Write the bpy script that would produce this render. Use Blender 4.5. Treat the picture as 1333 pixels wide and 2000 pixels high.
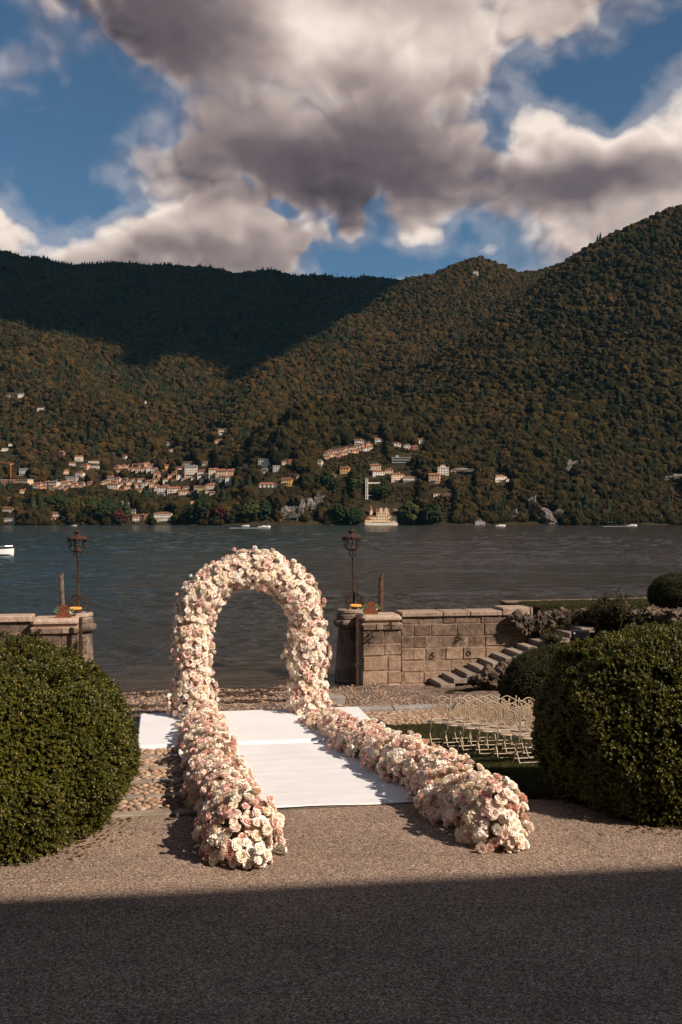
import bpy, math, random
import numpy as np
from mathutils import Matrix, Vector, Euler

for _o in list(bpy.data.objects):
    bpy.data.objects.remove(_o)
SC = bpy.context.scene
COL = SC.collection
R = math.radians

# ------------------------------------------------------------------ camera
CAMZ, FPX, PX0, PY0 = 3.3, 1944.0, 666.5, 1016.5
cam_d = bpy.data.cameras.new("camera")
cam = bpy.data.objects.new("camera", cam_d)
COL.objects.link(cam)
cam.location = (0, 0, CAMZ)
cam.rotation_euler = (R(90), 0, 0)
cam_d.sensor_fit = 'VERTICAL'
cam_d.sensor_height = 36.0
cam_d.lens = 35.0
cam_d.shift_y = 16.5 / 2000
cam_d.clip_start = 0.1
cam_d.clip_end = 20000
SC.camera = cam

# ------------------------------------------------------------------ sun
SUN_EL = R(38.0)
SUN_DIR = Vector((0.83, -0.56, 0)).normalized() * math.cos(SUN_EL) + Vector((0, 0, math.sin(SUN_EL)))
sun_d = bpy.data.lights.new("sun", 'SUN')
sun_d.energy = 5.0
sun_d.angle = R(0.53)
sun_d.color = (1.0, 0.85, 0.71)
sun = bpy.data.objects.new("sun", sun_d)
COL.objects.link(sun)
sun.rotation_euler = SUN_DIR.to_track_quat('Z', 'Y').to_euler()
sun.location = (30, -20, 40)

# ------------------------------------------------------------------ exposure
SC.view_settings.view_transform = 'Standard'
SC.view_settings.look = 'None'
SC.view_settings.exposure = 0.48
SC.view_settings.gamma = 1.0
SC.view_settings.use_curve_mapping = False
SC.cycles.use_denoising = True
SC.cycles.max_bounces = 7
SC.cycles.diffuse_bounces = 5
SC.cycles.glossy_bounces = 3
SC.cycles.transmission_bounces = 3
SC.cycles.sample_clamp_indirect = 6.0
SC.cycles.caustics_reflective = False
SC.cycles.caustics_refractive = False

# ------------------------------------------------------------------ node helper
class NT:
    def __init__(self, tree):
        self.t = tree; self.n = tree.nodes; self.l = tree.links
    def new(self, kind, **kw):
        nd = self.n.new(kind)
        for k, v in kw.items():
            setattr(nd, k, v)
        return nd
    def put(self, sock, val):
        if hasattr(val, 'is_linked') or isinstance(val, bpy.types.NodeSocket):
            self.l.new(val, sock)
        elif val is not None:
            try:
                sock.default_value = val
            except Exception:
                sock.default_value = tuple(val) + (1.0,)
    def m(self, op, a, b=None, c=None, clamp=False):
        nd = self.new('ShaderNodeMath', operation=op); nd.use_clamp = clamp
        self.put(nd.inputs[0], a)
        if b is not None: self.put(nd.inputs[1], b)
        if c is not None: self.put(nd.inputs[2], c)
        return nd.outputs[0]
    def v(self, op, a, b=None, scale=None):
        nd = self.new('ShaderNodeVectorMath', operation=op)
        self.put(nd.inputs[0], a)
        if b is not None: self.put(nd.inputs[1], b)
        if scale is not None: self.put(nd.inputs['Scale'], scale)
        return nd.outputs['Value'] if op in ('LENGTH', 'DISTANCE', 'DOT_PRODUCT') else nd.outputs[0]
    def noise(self, vec, scale, detail=4, rough=0.5, dist=0.0, lac=2.0, col=False):
        nd = self.new('ShaderNodeTexNoise')
        if vec is not None: self.put(nd.inputs['Vector'], vec)
        nd.inputs['Scale'].default_value = scale
        nd.inputs['Detail'].default_value = detail
        nd.inputs['Roughness'].default_value = rough
        nd.inputs['Lacunarity'].default_value = lac
        nd.inputs['Distortion'].default_value = dist
        return nd.outputs[1] if col else nd.outputs[0]
    def voro(self, vec, scale, feature='F1', out='Distance', rnd=1.0):
        nd = self.new('ShaderNodeTexVoronoi', feature=feature)
        if vec is not None: self.put(nd.inputs['Vector'], vec)
        nd.inputs['Scale'].default_value = scale
        nd.inputs['Randomness'].default_value = rnd
        return nd.outputs[out]
    def ss(self, x, lo, hi, a=0.0, b=1.0):
        nd = self.new('ShaderNodeMapRange', interpolation_type='SMOOTHSTEP')
        self.put(nd.inputs[0], x); self.put(nd.inputs[1], lo); self.put(nd.inputs[2], hi)
        self.put(nd.inputs[3], a); self.put(nd.inputs[4], b)
        return nd.outputs[0]
    def mix(self, f, a, b, mode='MIX'):
        nd = self.new('ShaderNodeMix', data_type='RGBA', blend_type=mode)
        self.put(nd.inputs[0], f)
        self.put(nd.inputs[6], a if not isinstance(a, tuple) else tuple(a)[:3] + (1,))
        self.put(nd.inputs[7], b if not isinstance(b, tuple) else tuple(b)[:3] + (1,))
        return nd.outputs[2]
    def ramp(self, f, stops):
        nd = self.new('ShaderNodeValToRGB')
        el = nd.color_ramp.elements
        while len(el) < len(stops): el.new(0.5)
        for e, (p, c) in zip(el, stops):
            e.position = p; e.color = tuple(c)[:3] + (1,)
        self.put(nd.inputs[0], f)
        return nd.outputs[0]

# ------------------------------------------------------------------ world: clear sky plus a layer of cumulus
SKY_STRENGTH = 0.05
world = bpy.data.worlds.new("World")
SC.world = world
world.use_nodes = True
wt = NT(world.node_tree)
wt.n.clear()
sky = wt.new('ShaderNodeTexSky', sky_type='NISHITA', sun_disc=False)
sky.sun_elevation = SUN_EL
sky.sun_rotation = math.atan2(SUN_DIR.x, SUN_DIR.y)
sky.altitude = 200
sky.air_density = 1.0
sky.dust_density = 0.4
sky.ozone_density = 2.5
gen = wt.new('ShaderNodeTexCoord').outputs['Generated']
dvec = wt.v('NORMALIZE', gen)
sep = wt.new('ShaderNodeSeparateXYZ'); wt.put(sep.inputs[0], dvec)
AZ = wt.m('ARCTAN2', sep.outputs[0], sep.outputs[1])
EL = wt.m('ARCSINE', sep.outputs[2])
# cloud banks: (pixel x, pixel y, half width, half height, weight) turned into azimuth and elevation
def angs(px, py, sx, sy):
    u, v = (px - PX0) / FPX, (PY0 - py) / FPX
    return math.atan(u), math.atan(v * math.cos(math.atan(u))), sx / FPX, sy / FPX
# wobble the bank outlines so that they break up like cumulus
warp = wt.noise(dvec, 9.0, 3, 0.6, 0.0, col=True)
cmb = wt.new('ShaderNodeCombineXYZ'); wt.put(cmb.inputs[0], AZ); wt.put(cmb.inputs[1], EL)
AEw = wt.v('ADD', cmb.outputs[0], wt.v('MULTIPLY', wt.v('SUBTRACT', warp, (0.5, 0.5, 0.5)), (0.09, 0.09, 0.0)))
def banks(lst, start):
    """sum of soft elliptical cloud banks (or gaps) in azimuth and elevation"""
    acc = start
    for b in lst:
        a, e, s1, s2 = angs(*b[:4]); w = b[4]; rot = R(b[5]) if len(b) > 5 else 0.0
        src = AEw; ca, ce = a, e
        if rot:
            vr = wt.new('ShaderNodeVectorRotate', rotation_type='Z_AXIS'); wt.put(vr.inputs[0], AEw); vr.inputs['Center'].default_value = (a, e, 0); vr.inputs['Angle'].default_value = -rot
            src = vr.outputs[0]
        nd = wt.new('ShaderNodeVectorMath', operation='MULTIPLY_ADD')
        wt.put(nd.inputs[0], src); nd.inputs[1].default_value = (1 / s1, 1 / s2, 0); nd.inputs[2].default_value = (-a / s1, -e / s2, 0)
        q = wt.v('DOT_PRODUCT', nd.outputs[0], nd.outputs[0])
        acc = wt.m('MULTIPLY_ADD', wt.m('POWER', 0.36788, q), w, acc)
    return acc
BANKS = [  # cloud mass (+) and clear gaps (-)
    (560, 150, 300, 200, 0.70), (300, 50, 240, 80, 0.62), (600, 320, 300, 85, 0.6), (900, 80, 260, 110, 0.6), (1090, 10, 170, 55, 0.45, 12),
    (1240, 255, 190, 65, 0.72), (1000, 335, 330, 60, 0.62), (1190, 450, 210, 95, 0.72), (330, 470, 200, 62, 0.8), (120, 485, 110, 40, 0.62),
    (-10, 420, 50, 55, 0.7), (520, 505, 100, 46, 0.62), (840, 455, 66, 26, 0.62), (945, 492, 42, 18, 0.6), (250, 330, 60, 48, 0.55), (15, 95, 18, 22, 0.5), (60, 196, 40, 9, 0.34), (108, 185, 14, 40, 0.30), (800, 536, 22, 10, .5), (690, 425, 18, 26, .35), (645, 470, 26, 14, .4),
    (90, 290, 180, 150, -0.75), (10, 30, 50, 60, -0.5), (215, 180, 110, 70, -0.55), (1130, 170, 150, 52, -1.0, -24), (1310, 60, 90, 60, -0.95),
    (975, 240, 45, 50, -0.6), (750, 400, 45, 55, -0.85), (650, 525, 70, 26, -0.75), (740, 500, 90, 36, -0.85), (905, 440, 36, 28, -0.6),
    (530, 418, 44, 18, -0.6), (460, 375, 30, 14, -.4), (170, 405, 110, 24, -0.55), (860, 205, 26, 30, -.3), (880, 520, 60, 14, -.4), (330, 270, 26, 40, -.35),
]
LIGHTS = [  # sunlit heads (+) and shaded bases (-)
    (640, 50, 110, 60, 0.286), (800, 100, 100, 80, 0.312), (960, 60, 200, 70, 0.182), (1190, 220, 200, 55, 0.546), (1050, 220, 60, 60, 0.364),
    (300, 435, 230, 50, 0.286), (60, 430, 110, 60, 0.390), (500, 470, 110, 40, 0.156), (840, 450, 70, 26, 0.286), (950, 488, 40, 18, 0.520), (1230, 430, 200, 60, 0.182), (250, 325, 60, 50, 0.156),
    (330, 90, 190, 110, -0.36), (520, 300, 260, 80, -0.32), (1010, 352, 330, 40, -0.34), (700, 330, 200, 60, -0.12), (130, 50, 120, 60, -0.16), (650, 385, 120, 34, -0.26), (330, 510, 260, 26, -.12), (1120, 500, 160, 26, -.1),
]
stretch = wt.v('MULTIPLY', dvec, (1.0, 1.0, 1.3))
wob = wt.v('SCALE', wt.v('SUBTRACT', warp, (0.5, 0.5, 0.5)), scale=0.10)
bvec = wt.v('ADD', stretch, wob)
def billow(v):
    """rounded cauliflower lobes at two sizes"""
    b1 = wt.new('ShaderNodeTexVoronoi', feature='F1'); wt.put(b1.inputs['Vector'], v); b1.inputs['Scale'].default_value = 15.0;
    b2 = wt.new('ShaderNodeTexVoronoi', feature='F1'); wt.put(b2.inputs['Vector'], v); b2.inputs['Scale'].default_value = 41.0
    return wt.m('MULTIPLY_ADD', b2.outputs['Distance'], -0.42, wt.m('MULTIPLY_ADD', b1.outputs['Distance'], -0.40, 0.36))
n0 = wt.noise(stretch, 5.5, 8, 0.60, 0.0)
bl0 = billow(bvec)
bl1 = billow(wt.v('ADD', bvec, (0.009, -0.002, 0.013)))
cov = banks(BANKS, wt.m('MULTIPLY_ADD', n0, 2.9, -1.45))
cov = wt.m('MULTIPLY_ADD', bl0, 0.48, cov)
soft = wt.noise(wt.v('ADD', stretch, (3.1, 1.7, 0.4)), 5.0, 4, 0.52, 0.0)
mask = wt.ss(cov, -0.02, wt.m('MULTIPLY_ADD', soft, 1.25, -0.05))
veil = wt.m('MULTIPLY', wt.ss(cov, -0.55, 0.05), wt.m('MULTIPLY_ADD', n0, 0.9, -0.22))
mask = wt.m('MAXIMUM', mask, wt.m('MAXIMUM', veil, 0.0))
edge_lit = wt.ss(cov, 0.85, 0.08)
lum = wt.m('MULTIPLY_ADD', soft, 1.15, banks(LIGHTS, 0.01))
relief = wt.m('MULTIPLY', wt.m('SUBTRACT', bl0, bl1), wt.m('MULTIPLY_ADD', edge_lit, 1.15, 0.18))
lum = wt.m('ADD', lum, relief)
lum = wt.m('MULTIPLY_ADD', edge_lit, 0.14, lum, clamp=True)
cloud_col = wt.ramp(lum, [(0.0, (0.085, 0.066, 0.076)), (0.28, (0.17, 0.135, 0.145)), (0.52, (0.34, 0.268, 0.255)), (0.75, (0.60, 0.49, 0.44)), (1.0, (0.97, 0.83, 0.73))])
cloud_col = wt.v('SCALE', cloud_col, scale=0.70 / SKY_STRENGTH)
clear = wt.v('MULTIPLY', sky.outputs[0], (0.72, 0.93, 1.0))
skyc = wt.mix(mask, clear, cloud_col)
bg = wt.new('ShaderNodeBackground')
wt.put(bg.inputs[0], skyc)
bg.inputs[1].default_value = SKY_STRENGTH
wo = wt.new('ShaderNodeOutputWorld')
wt.l.new(bg.outputs[0], wo.inputs[0])
world.cycles.sampling_method = 'MANUAL'
world.cycles.sample_map_resolution = 512
# ================================================================== helpers
rng = np.random.default_rng(7)
random.seed(7)

class Geo:
    """vertices, faces and material slots of one mesh"""
    def __init__(self): self.V = []; self.F = []; self.M = []
    def add(self, verts, faces, mi=0):
        b = len(self.V)
        self.V.extend(tuple(map(float, v)) for v in verts)
        self.F.extend(tuple(i + b for i in f) for f in faces)
        self.M.extend([mi] * len(faces))
        return self
    def box(self, c, s, mi=0, rz=0.0, taper=1.0, bevel=0.0):
        hx, hy, hz = s[0] / 2, s[1] / 2, s[2] / 2
        cs, sn = math.cos(rz), math.sin(rz)
        def tr(x, y, z): return (c[0] + x * cs - y * sn, c[1] + x * sn + y * cs, c[2] + z)
        if bevel <= 0:
            vs = [tr(x * (taper if z > 0 else 1), y * (taper if z > 0 else 1), z) for z in (-hz, hz) for x, y in ((-hx, -hy), (hx, -hy), (hx, hy), (-hx, hy))]
            return self.add(vs, [(3, 2, 1, 0), (4, 5, 6, 7), (0, 1, 5, 4), (1, 2, 6, 5), (2, 3, 7, 6), (3, 0, 4, 7)], mi)
        b = min(bevel, hx * .9, hy * .9, hz * .9)
        def ring(z, o, t): return [tr(x * t, y * t, z) for x, y in ((-hx + o, -hy), (hx - o, -hy), (hx, -hy + o), (hx, hy - o), (hx - o, hy), (-hx + o, hy), (-hx, hy - o), (-hx, -hy + o))]
        vs = []
        for z, ins in ((-hz, b), (-hz + b, 0), (hz - b, 0), (hz, b)):
            t = taper if z > 0 else 1
            kx = (hx - ins) / hx; ky = (hy - ins) / hy
            for x, y in ((-hx + b, -hy), (hx - b, -hy), (hx, -hy + b), (hx, hy - b), (hx - b, hy), (-hx + b, hy), (-hx, hy - b), (-hx, -hy + b)):
                vs.append(tr(x * kx * t, y * ky * t, z))
        fs = [tuple(reversed(range(8))), tuple(range(24, 32))]
        for r in range(3):
            for i in range(8):
                j = (i + 1) % 8
                fs.append((r * 8 + i, r * 8 + j, r * 8 + 8 + j, r * 8 + 8 + i))
        return self.add(vs, fs, mi)
    def tube(self, pts, rad, n=6, mi=0, caps=True):
        pts = [Vector(p) for p in pts]
        k = len(pts)
        if not hasattr(rad, '__len__'): rad = [rad] * k
        vs = []; up = None
        for i, p in enumerate(pts):
            d = (pts[min(i + 1, k - 1)] - pts[max(i - 1, 0)])
            d = d.normalized() if d.length > 1e-9 else Vector((0, 0, 1))
            if up is None:
                up = Vector((0, 0, 1)) if abs(d.z) < .9 else Vector((1, 0, 0))
            a = d.cross(up)
            if a.length < 1e-6: a = d.cross(Vector((0, 1, 0.1)))
            a.normalize(); b = a.cross(d).normalized(); up = b
            for j in range(n):
                q = 2 * math.pi * j / n
                vs.append(p + (a * math.cos(q) + b * math.sin(q)) * rad[i])
        fs = []
        for i in range(k - 1):
            for j in range(n):
                j2 = (j + 1) % n
                fs.append((i * n + j, i * n + j2, i * n + n + j2, i * n + n + j))
        if caps:
            fs.append(tuple(reversed(range(n)))); fs.append(tuple(range((k - 1) * n, k * n)))
        return self.add(vs, fs, mi)
    def lathe(self, prof, n=16, c=(0, 0, 0), mi=0, a0=0.0, a1=2 * math.pi):
        full = abs(a1 - a0 - 2 * math.pi) < 1e-6
        m = n if full else n + 1
        vs = [(c[0] + r * math.cos(a0 + (a1 - a0) * j / n), c[1] + r * math.sin(a0 + (a1 - a0) * j / n), c[2] + z) for r, z in prof for j in range(m)]
        fs = []
        for i in range(len(prof) - 1):
            for j in range(n):
                j2 = (j + 1) % m
                fs.append((i * m + j, i * m + j2, i * m + m + j2, i * m + m + j))
        if full:
            if prof[0][0] > 1e-6: fs.append(tuple(reversed(range(m))))
            if prof[-1][0] > 1e-6: fs.append(tuple(range((len(prof) - 1) * m, len(prof) * m)))
        return self.add(vs, fs, mi)
    def prism(self, poly, z0, z1, mi=0, top=None):
        n = len(poly); top = top or poly
        vs = [(x, y, z0) for x, y in poly] + [(x, y, z1) for x, y in top]
        fs = [tuple(reversed(range(n))), tuple(range(n, 2 * n))] + [(i, (i + 1) % n, n + (i + 1) % n, n + i) for i in range(n)]
        return self.add(vs, fs, mi)
    def join(self, g, mat=None, moff=0):
        vs = g.V if mat is None else [mat @ Vector(v) for v in g.V]
        b = len(self.V)
        self.V.extend(tuple(v) for v in vs)
        self.F.extend(tuple(i + b for i in f) for f in g.F)
        self.M.extend(m + moff for m in g.M)
        return self
    def arrays(self):
        if not hasattr(self, '_arr'):
            self._arr = (np.array(self.V, dtype=np.float64), np.array([i for f in self.F for i in f], dtype=np.int64),
                         np.array([len(f) for f in self.F], dtype=np.int64), np.array(self.M, dtype=np.int64))
        return self._arr
    def mesh(self, name, mats, smooth=False):
        V, L, S, M = self.arrays()
        return np_mesh(name, V, L, S, M, mats, smooth)
    def build(self, name, mats, parent=None, smooth=False):
        if not isinstance(mats, (list, tuple)): mats = [mats]
        return link(name, self.mesh(name, mats, smooth), parent)

def np_mesh(name, V, L, S, M, mats, smooth=False):
    me = bpy.data.meshes.new(name)
    me.vertices.add(len(V)); me.vertices.foreach_set('co', np.ascontiguousarray(V, dtype=np.float32).ravel())
    me.loops.add(len(L)); me.loops.foreach_set('vertex_index', np.ascontiguousarray(L, dtype=np.int32))
    me.polygons.add(len(S))
    st = np.concatenate([[0], np.cumsum(S)[:-1]]).astype(np.int32)
    me.polygons.foreach_set('loop_start', st)
    me.polygons.foreach_set('material_index', np.ascontiguousarray(M, dtype=np.int32))
    me.polygons.foreach_set('use_smooth', np.full(len(S), smooth, dtype=bool))
    for m in mats: me.materials.append(m)
    me.update(calc_edges=True)
    return me

def join_many(items, mats, name, parent=None, smooth=False):
    """items: (Geo, 4x4 matrix, material offset) -> one mesh object"""
    Vs, Ls, Ss, Ms = [], [], [], []; b = 0
    for g, mt, mo in items:
        V, L, S, M = g.arrays()
        A = np.array(mt)
        Vs.append(V @ A[:3, :3].T + A[:3, 3]); Ls.append(L + b); Ss.append(S); Ms.append(M + mo); b += len(V)
    return link(name, np_mesh(name, np.concatenate(Vs), np.concatenate(Ls), np.concatenate(Ss), np.concatenate(Ms), mats, smooth), parent)

def link(name, data, parent=None):
    o = bpy.data.objects.new(name, data)
    COL.objects.link(o)
    if parent is not None: o.parent = parent
    return o
def empty(name, loc=(0, 0, 0), rz=0.0):
    o = link(name, None); o.location = loc; o.rotation_euler = (0, 0, rz); o.empty_display_size = 0.2
    return o
def tag(o, label=None, cat=None, group=None, kind=None):
    if label: o['label'] = label
    if cat: o['category'] = cat
    if group: o['group'] = group
    if kind: o['kind'] = kind
    return o
def copy_tree(o, parent=None):
    c = o.copy(); COL.objects.link(c); c.parent = parent
    for ch in list(o.children): copy_tree(ch, c)
    return c
def grid_mesh(name, P, mats, parent=None, smooth=True):
    """P: (rows, cols, 3)"""
    r, c = P.shape[:2]
    i = np.arange((r - 1) * c).reshape(r - 1, c)[:, :-1]
    F = np.stack([i, i + 1, i + c + 1, i + c], -1).reshape(-1)
    n = (r - 1) * (c - 1)
    return link(name, np_mesh(name, P.reshape(-1, 3), F, np.full(n, 4), np.zeros(n), mats if isinstance(mats, list) else [mats], smooth), parent)

# ---- numpy value noise
def _hash(ix, iy, iz, seed):
    h = (ix.astype(np.int64) * 374761393 + iy.astype(np.int64) * 668265263 + iz.astype(np.int64) * 2147483647 + seed * 974634777) & 0xFFFFFFFF
    h = ((h ^ (h >> 13)) * 1274126177) & 0xFFFFFFFF
    h = h ^ (h >> 16)
    return (h & 0xFFFF) / 65535.0
def vnoise(x, y, z=None, seed=0):
    x = np.asarray(x, float); y = np.asarray(y, float)
    z = np.zeros_like(x) if z is None else np.asarray(z, float)
    ix, iy, iz = np.floor(x), np.floor(y), np.floor(z)
    fx, fy, fz = x - ix, y - iy, z - iz
    fx, fy, fz = (f * f * (3 - 2 * f) for f in (fx, fy, fz))
    out = 0
    for a in (0, 1):
        for b in (0, 1):
            for c in (0, 1):
                w = (fx if a else 1 - fx) * (fy if b else 1 - fy) * (fz if c else 1 - fz)
                out = out + w * _hash(ix + a, iy + b, iz + c, seed)
    return out * 2 - 1
def fbm(x, y, z=None, seed=0, octv=4, gain=0.5):
    a, s, out = 1.0, 1.0, 0.0
    for k in range(octv):
        out = out + a * vnoise(np.asarray(x) * s, np.asarray(y) * s, None if z is None else np.asarray(z) * s, seed + k * 17)
        a *= gain; s *= 2.03
    return out
def sstep(a, b, x):
    t = np.clip((np.asarray(x, float) - a) / (b - a), 0, 1)
    return t * t * (3 - 2 * t)

_ICO = {}
def ico(level):
    if level in _ICO: return _ICO[level]
    import bmesh
    bm = bmesh.new(); bmesh.ops.create_icosphere(bm, subdivisions=level, radius=1.0)
    V = np.array([v.co[:] for v in bm.verts]); F = [tuple(v.index for v in f.verts) for f in bm.faces]
    bm.free(); _ICO[level] = (V, F)
    return _ICO[level]
def lump(level, amp, freq, seed, sc=(1, 1, 1)):
    V, F = ico(level)
    n = fbm(V[:, 0] * freq + 5.3, V[:, 1] * freq + 1.7, V[:, 2] * freq + 9.1, seed, 3)
    W = V * (1 + amp * n)[:, None] * np.array(sc)
    return Geo().add(W, F)

# ---- place geometry
TH = R(10.0)                                   # the garden axis points ten degrees left of north
AX = Vector((-math.sin(TH), math.cos(TH), 0))   # along the aisle towards the lake
PX = Vector((math.cos(TH), math.sin(TH), 0))    # across the aisle
def st2xy(s, t): return (AX.x * s + PX.x * t, AX.y * s + PX.y * t)
def xy2st(x, y): return (x * AX.x + y * AX.y, x * PX.x + y * PX.y)
WATER = -2.2
def ground_st(s, t):
    s = np.asarray(s, float); t = np.asarray(t, float)
    base = -0.045 * np.clip(s - 11.3, 0, 7.3) - 0.1345 * np.clip(s - 18.6, 0, 40)
    lawn = -0.13 * np.clip(s - 10.9, 0, 7.7) * sstep(10.9, 11.6, s) - 0.086 * np.clip(s - 18.6, 0, 40)
    w = sstep(3.5, 4.7, t)
    return base * (1 - w) + lawn * w
def ground(x, y):
    s, t = xy2st(x, y)
    return float(ground_st(s, t))
def at(px, py, Y):
    return Vector(((px - PX0) / FPX * Y, Y, CAMZ - (py - PY0) / FPX * Y))
def onz(px, py, z):
    Y = (CAMZ - z) * FPX / (py - PY0)
    return at(px, py, Y)
def onground(px, py):
    lo, hi = 3.0, 3.0
    while hi < 60:
        p = at(px, py, hi)
        if p.z < ground(p.x, p.y): break
        lo = hi; hi += 0.1
    for _ in range(24):
        mid = (lo + hi) / 2; p = at(px, py, mid)
        if p.z < ground(p.x, p.y): hi = mid
        else: lo = mid
    return at(px, py, (lo + hi) / 2)

# ---- materials
def newmat(name):
    m = bpy.data.materials.new(name); m.use_nodes = True
    nt = NT(m.node_tree); nt.n.clear()
    out = nt.new('ShaderNodeOutputMaterial')
    b = nt.new('ShaderNodeBsdfPrincipled')
    nt.l.new(b.outputs[0], out.inputs[0])
    return m, nt, b, out
def pmat(name, c1, c2=None, scale=5.0, rough=0.7, bump=0.0, bscale=40.0, spec=0.3, metal=0.0, detail=5, lo=0.35, hi=0.65, c3=None, s3=30.0, per_obj=0.0, dist=0.02):
    m, nt, b, out = newmat(name)
    co = nt.new('ShaderNodeTexCoord').outputs['Object']
    col = c1
    if c2 is not None:
        f = nt.ss(nt.noise(co, scale, detail, 0.6), lo, hi)
        col = nt.mix(f, c1, c2)
    if c3 is not None:
        f3 = nt.ss(nt.noise(co, s3, 3, 0.6), 0.52, 0.68)
        col = nt.mix(f3, col, c3)
    if per_obj > 0:
        rnd = nt.new('ShaderNodeObjectInfo').outputs['Random']
        k = nt.m('ADD', nt.m('MULTIPLY', rnd, per_obj * 2), 1 - per_obj)
        col = nt.v('SCALE', col if not isinstance(col, tuple) else tuple(col)[:3], scale=k)
    nt.put(b.inputs['Base Color'], col if not isinstance(col, tuple) else tuple(col)[:3] + (1,))
    b.inputs['Roughness'].default_value = rough
    b.inputs['Specular IOR Level'].default_value = spec
    b.inputs['Metallic'].default_value = metal
    if bump > 0:
        bp = nt.new('ShaderNodeBump'); bp.inputs['Strength'].default_value = bump; bp.inputs['Distance'].default_value = dist
        nt.put(bp.inputs['Height'], nt.noise(co, bscale, 6, 0.65))
        nt.l.new(bp.outputs[0], b.inputs['Normal'])
    return m
def leafmat(name, stops, trans=0.25, rough=0.5, spec=0.25, rnd_src='Random', noise_scale=0.0):
    """leaf colour varies by piece; some light passes through the blade"""
    m, nt, b, out = newmat(name)
    rnd = nt.new('ShaderNodeObjectInfo').outputs['Random']
    if noise_scale > 0:
        co = nt.new('ShaderNodeNewGeometry').outputs['Position']
        rnd = nt.m('ADD', nt.m('MULTIPLY', rnd, 0.6), nt.m('MULTIPLY', nt.noise(co, noise_scale, 3), 0.4))
    col = nt.ramp(rnd, stops)
    nt.put(b.inputs['Base Color'], col)
    b.inputs['Roughness'].default_value = rough
    b.inputs['Specular IOR Level'].default_value = spec
    if trans > 0:
        tr = nt.new('ShaderNodeBsdfTranslucent'); nt.put(tr.inputs[0], col)
        mx = nt.new('ShaderNodeMixShader'); mx.inputs[0].default_value = trans
        nt.l.new(b.outputs[0], mx.inputs[1]); nt.l.new(tr.outputs[0], mx.inputs[2]); nt.l.new(mx.outputs[0], out.inputs[0])
    return m

# ---- leaves and far woods: instances on a cloud of points
SRC = bpy.data.collections.new("foliage_sources")
def scatter(name, P, N, scale, variants, parent=None, spin=None):
    """points P with directions N (the variants' +Z follows N); one object of instanced foliage"""
    me = bpy.data.meshes.new(name)
    n = len(P)
    me.vertices.add(n); me.vertices.foreach_set('co', np.asarray(P, np.float32).ravel())
    rot = np.zeros((n, 3), np.float32)
    N = np.asarray(N, float)
    rot[:, 1] = np.arccos(np.clip(N[:, 2] / np.linalg.norm(N, axis=1), -1, 1))
    rot[:, 2] = np.arctan2(N[:, 1], N[:, 0])
    a = me.attributes.new('rot', 'FLOAT_VECTOR', 'POINT'); a.data.foreach_set('vector', rot.ravel())
    a = me.attributes.new('spin', 'FLOAT', 'POINT'); a.data.foreach_set('value', (rng.random(n) * 6.283).astype(np.float32))
    a = me.attributes.new('size', 'FLOAT', 'POINT'); a.data.foreach_set('value', np.broadcast_to(np.asarray(scale, np.float32), (n,)).copy())
    a = me.attributes.new('pick', 'INT', 'POINT'); a.data.foreach_set('value', rng.integers(0, len(variants), n).astype(np.int32))
    o = link(name, me, parent)
    c = bpy.data.collections.new(name + "_sources")
    for k, vme in enumerate(variants):
        c.objects.link(bpy.data.objects.new("source_%02d" % k, vme))
    SRC.children.link(c)
    ng = bpy.data.node_groups.new(name + "_nodes", 'GeometryNodeTree')
    ng.interface.new_socket('Geometry', in_out='INPUT', socket_type='NodeSocketGeometry')
    ng.interface.new_socket('Geometry', in_out='OUTPUT', socket_type='NodeSocketGeometry')
    nn, ll = ng.nodes, ng.links
    gi = nn.new('NodeGroupInput'); go = nn.new('NodeGroupOutput')
    m2p = nn.new('GeometryNodeMeshToPoints')
    iop = nn.new('GeometryNodeInstanceOnPoints')
    ci = nn.new('GeometryNodeCollectionInfo'); ci.inputs['Collection'].default_value = c
    ci.inputs['Separate Children'].default_value = True; ci.inputs['Reset Children'].default_value = True
    def attr(nm, ty):
        q = nn.new('GeometryNodeInputNamedAttribute'); q.data_type = ty; q.inputs['Name'].default_value = nm
        return q.outputs['Attribute']
    ll.new(gi.outputs[0], m2p.inputs[0]); ll.new(m2p.outputs[0], iop.inputs['Points'])
    ll.new(ci.outputs[0], iop.inputs['Instance'])
    iop.inputs['Pick Instance'].default_value = True
    ll.new(attr('pick', 'INT'), iop.inputs['Instance Index'])
    ll.new(attr('size', 'FLOAT'), iop.inputs['Scale'])
    e2r = nn.new('FunctionNodeEulerToRotation'); ll.new(attr('rot', 'FLOAT_VECTOR'), e2r.inputs[0])
    cx = nn.new('ShaderNodeCombineXYZ'); ll.new(attr('spin', 'FLOAT'), cx.inputs[2])
    e2b = nn.new('FunctionNodeEulerToRotation'); ll.new(cx.outputs[0], e2b.inputs[0])
    rr = nn.new('FunctionNodeRotateRotation'); rr.rotation_space = 'LOCAL'
    ll.new(e2r.outputs[0], rr.inputs[0]); ll.new(e2b.outputs[0], rr.inputs[1])
    ll.new(rr.outputs[0], iop.inputs['Rotation'])
    ll.new(iop.outputs[0], go.inputs[0])
    md = o.modifiers.new("scatter", 'NODES'); md.node_group = ng
    return o
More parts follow.
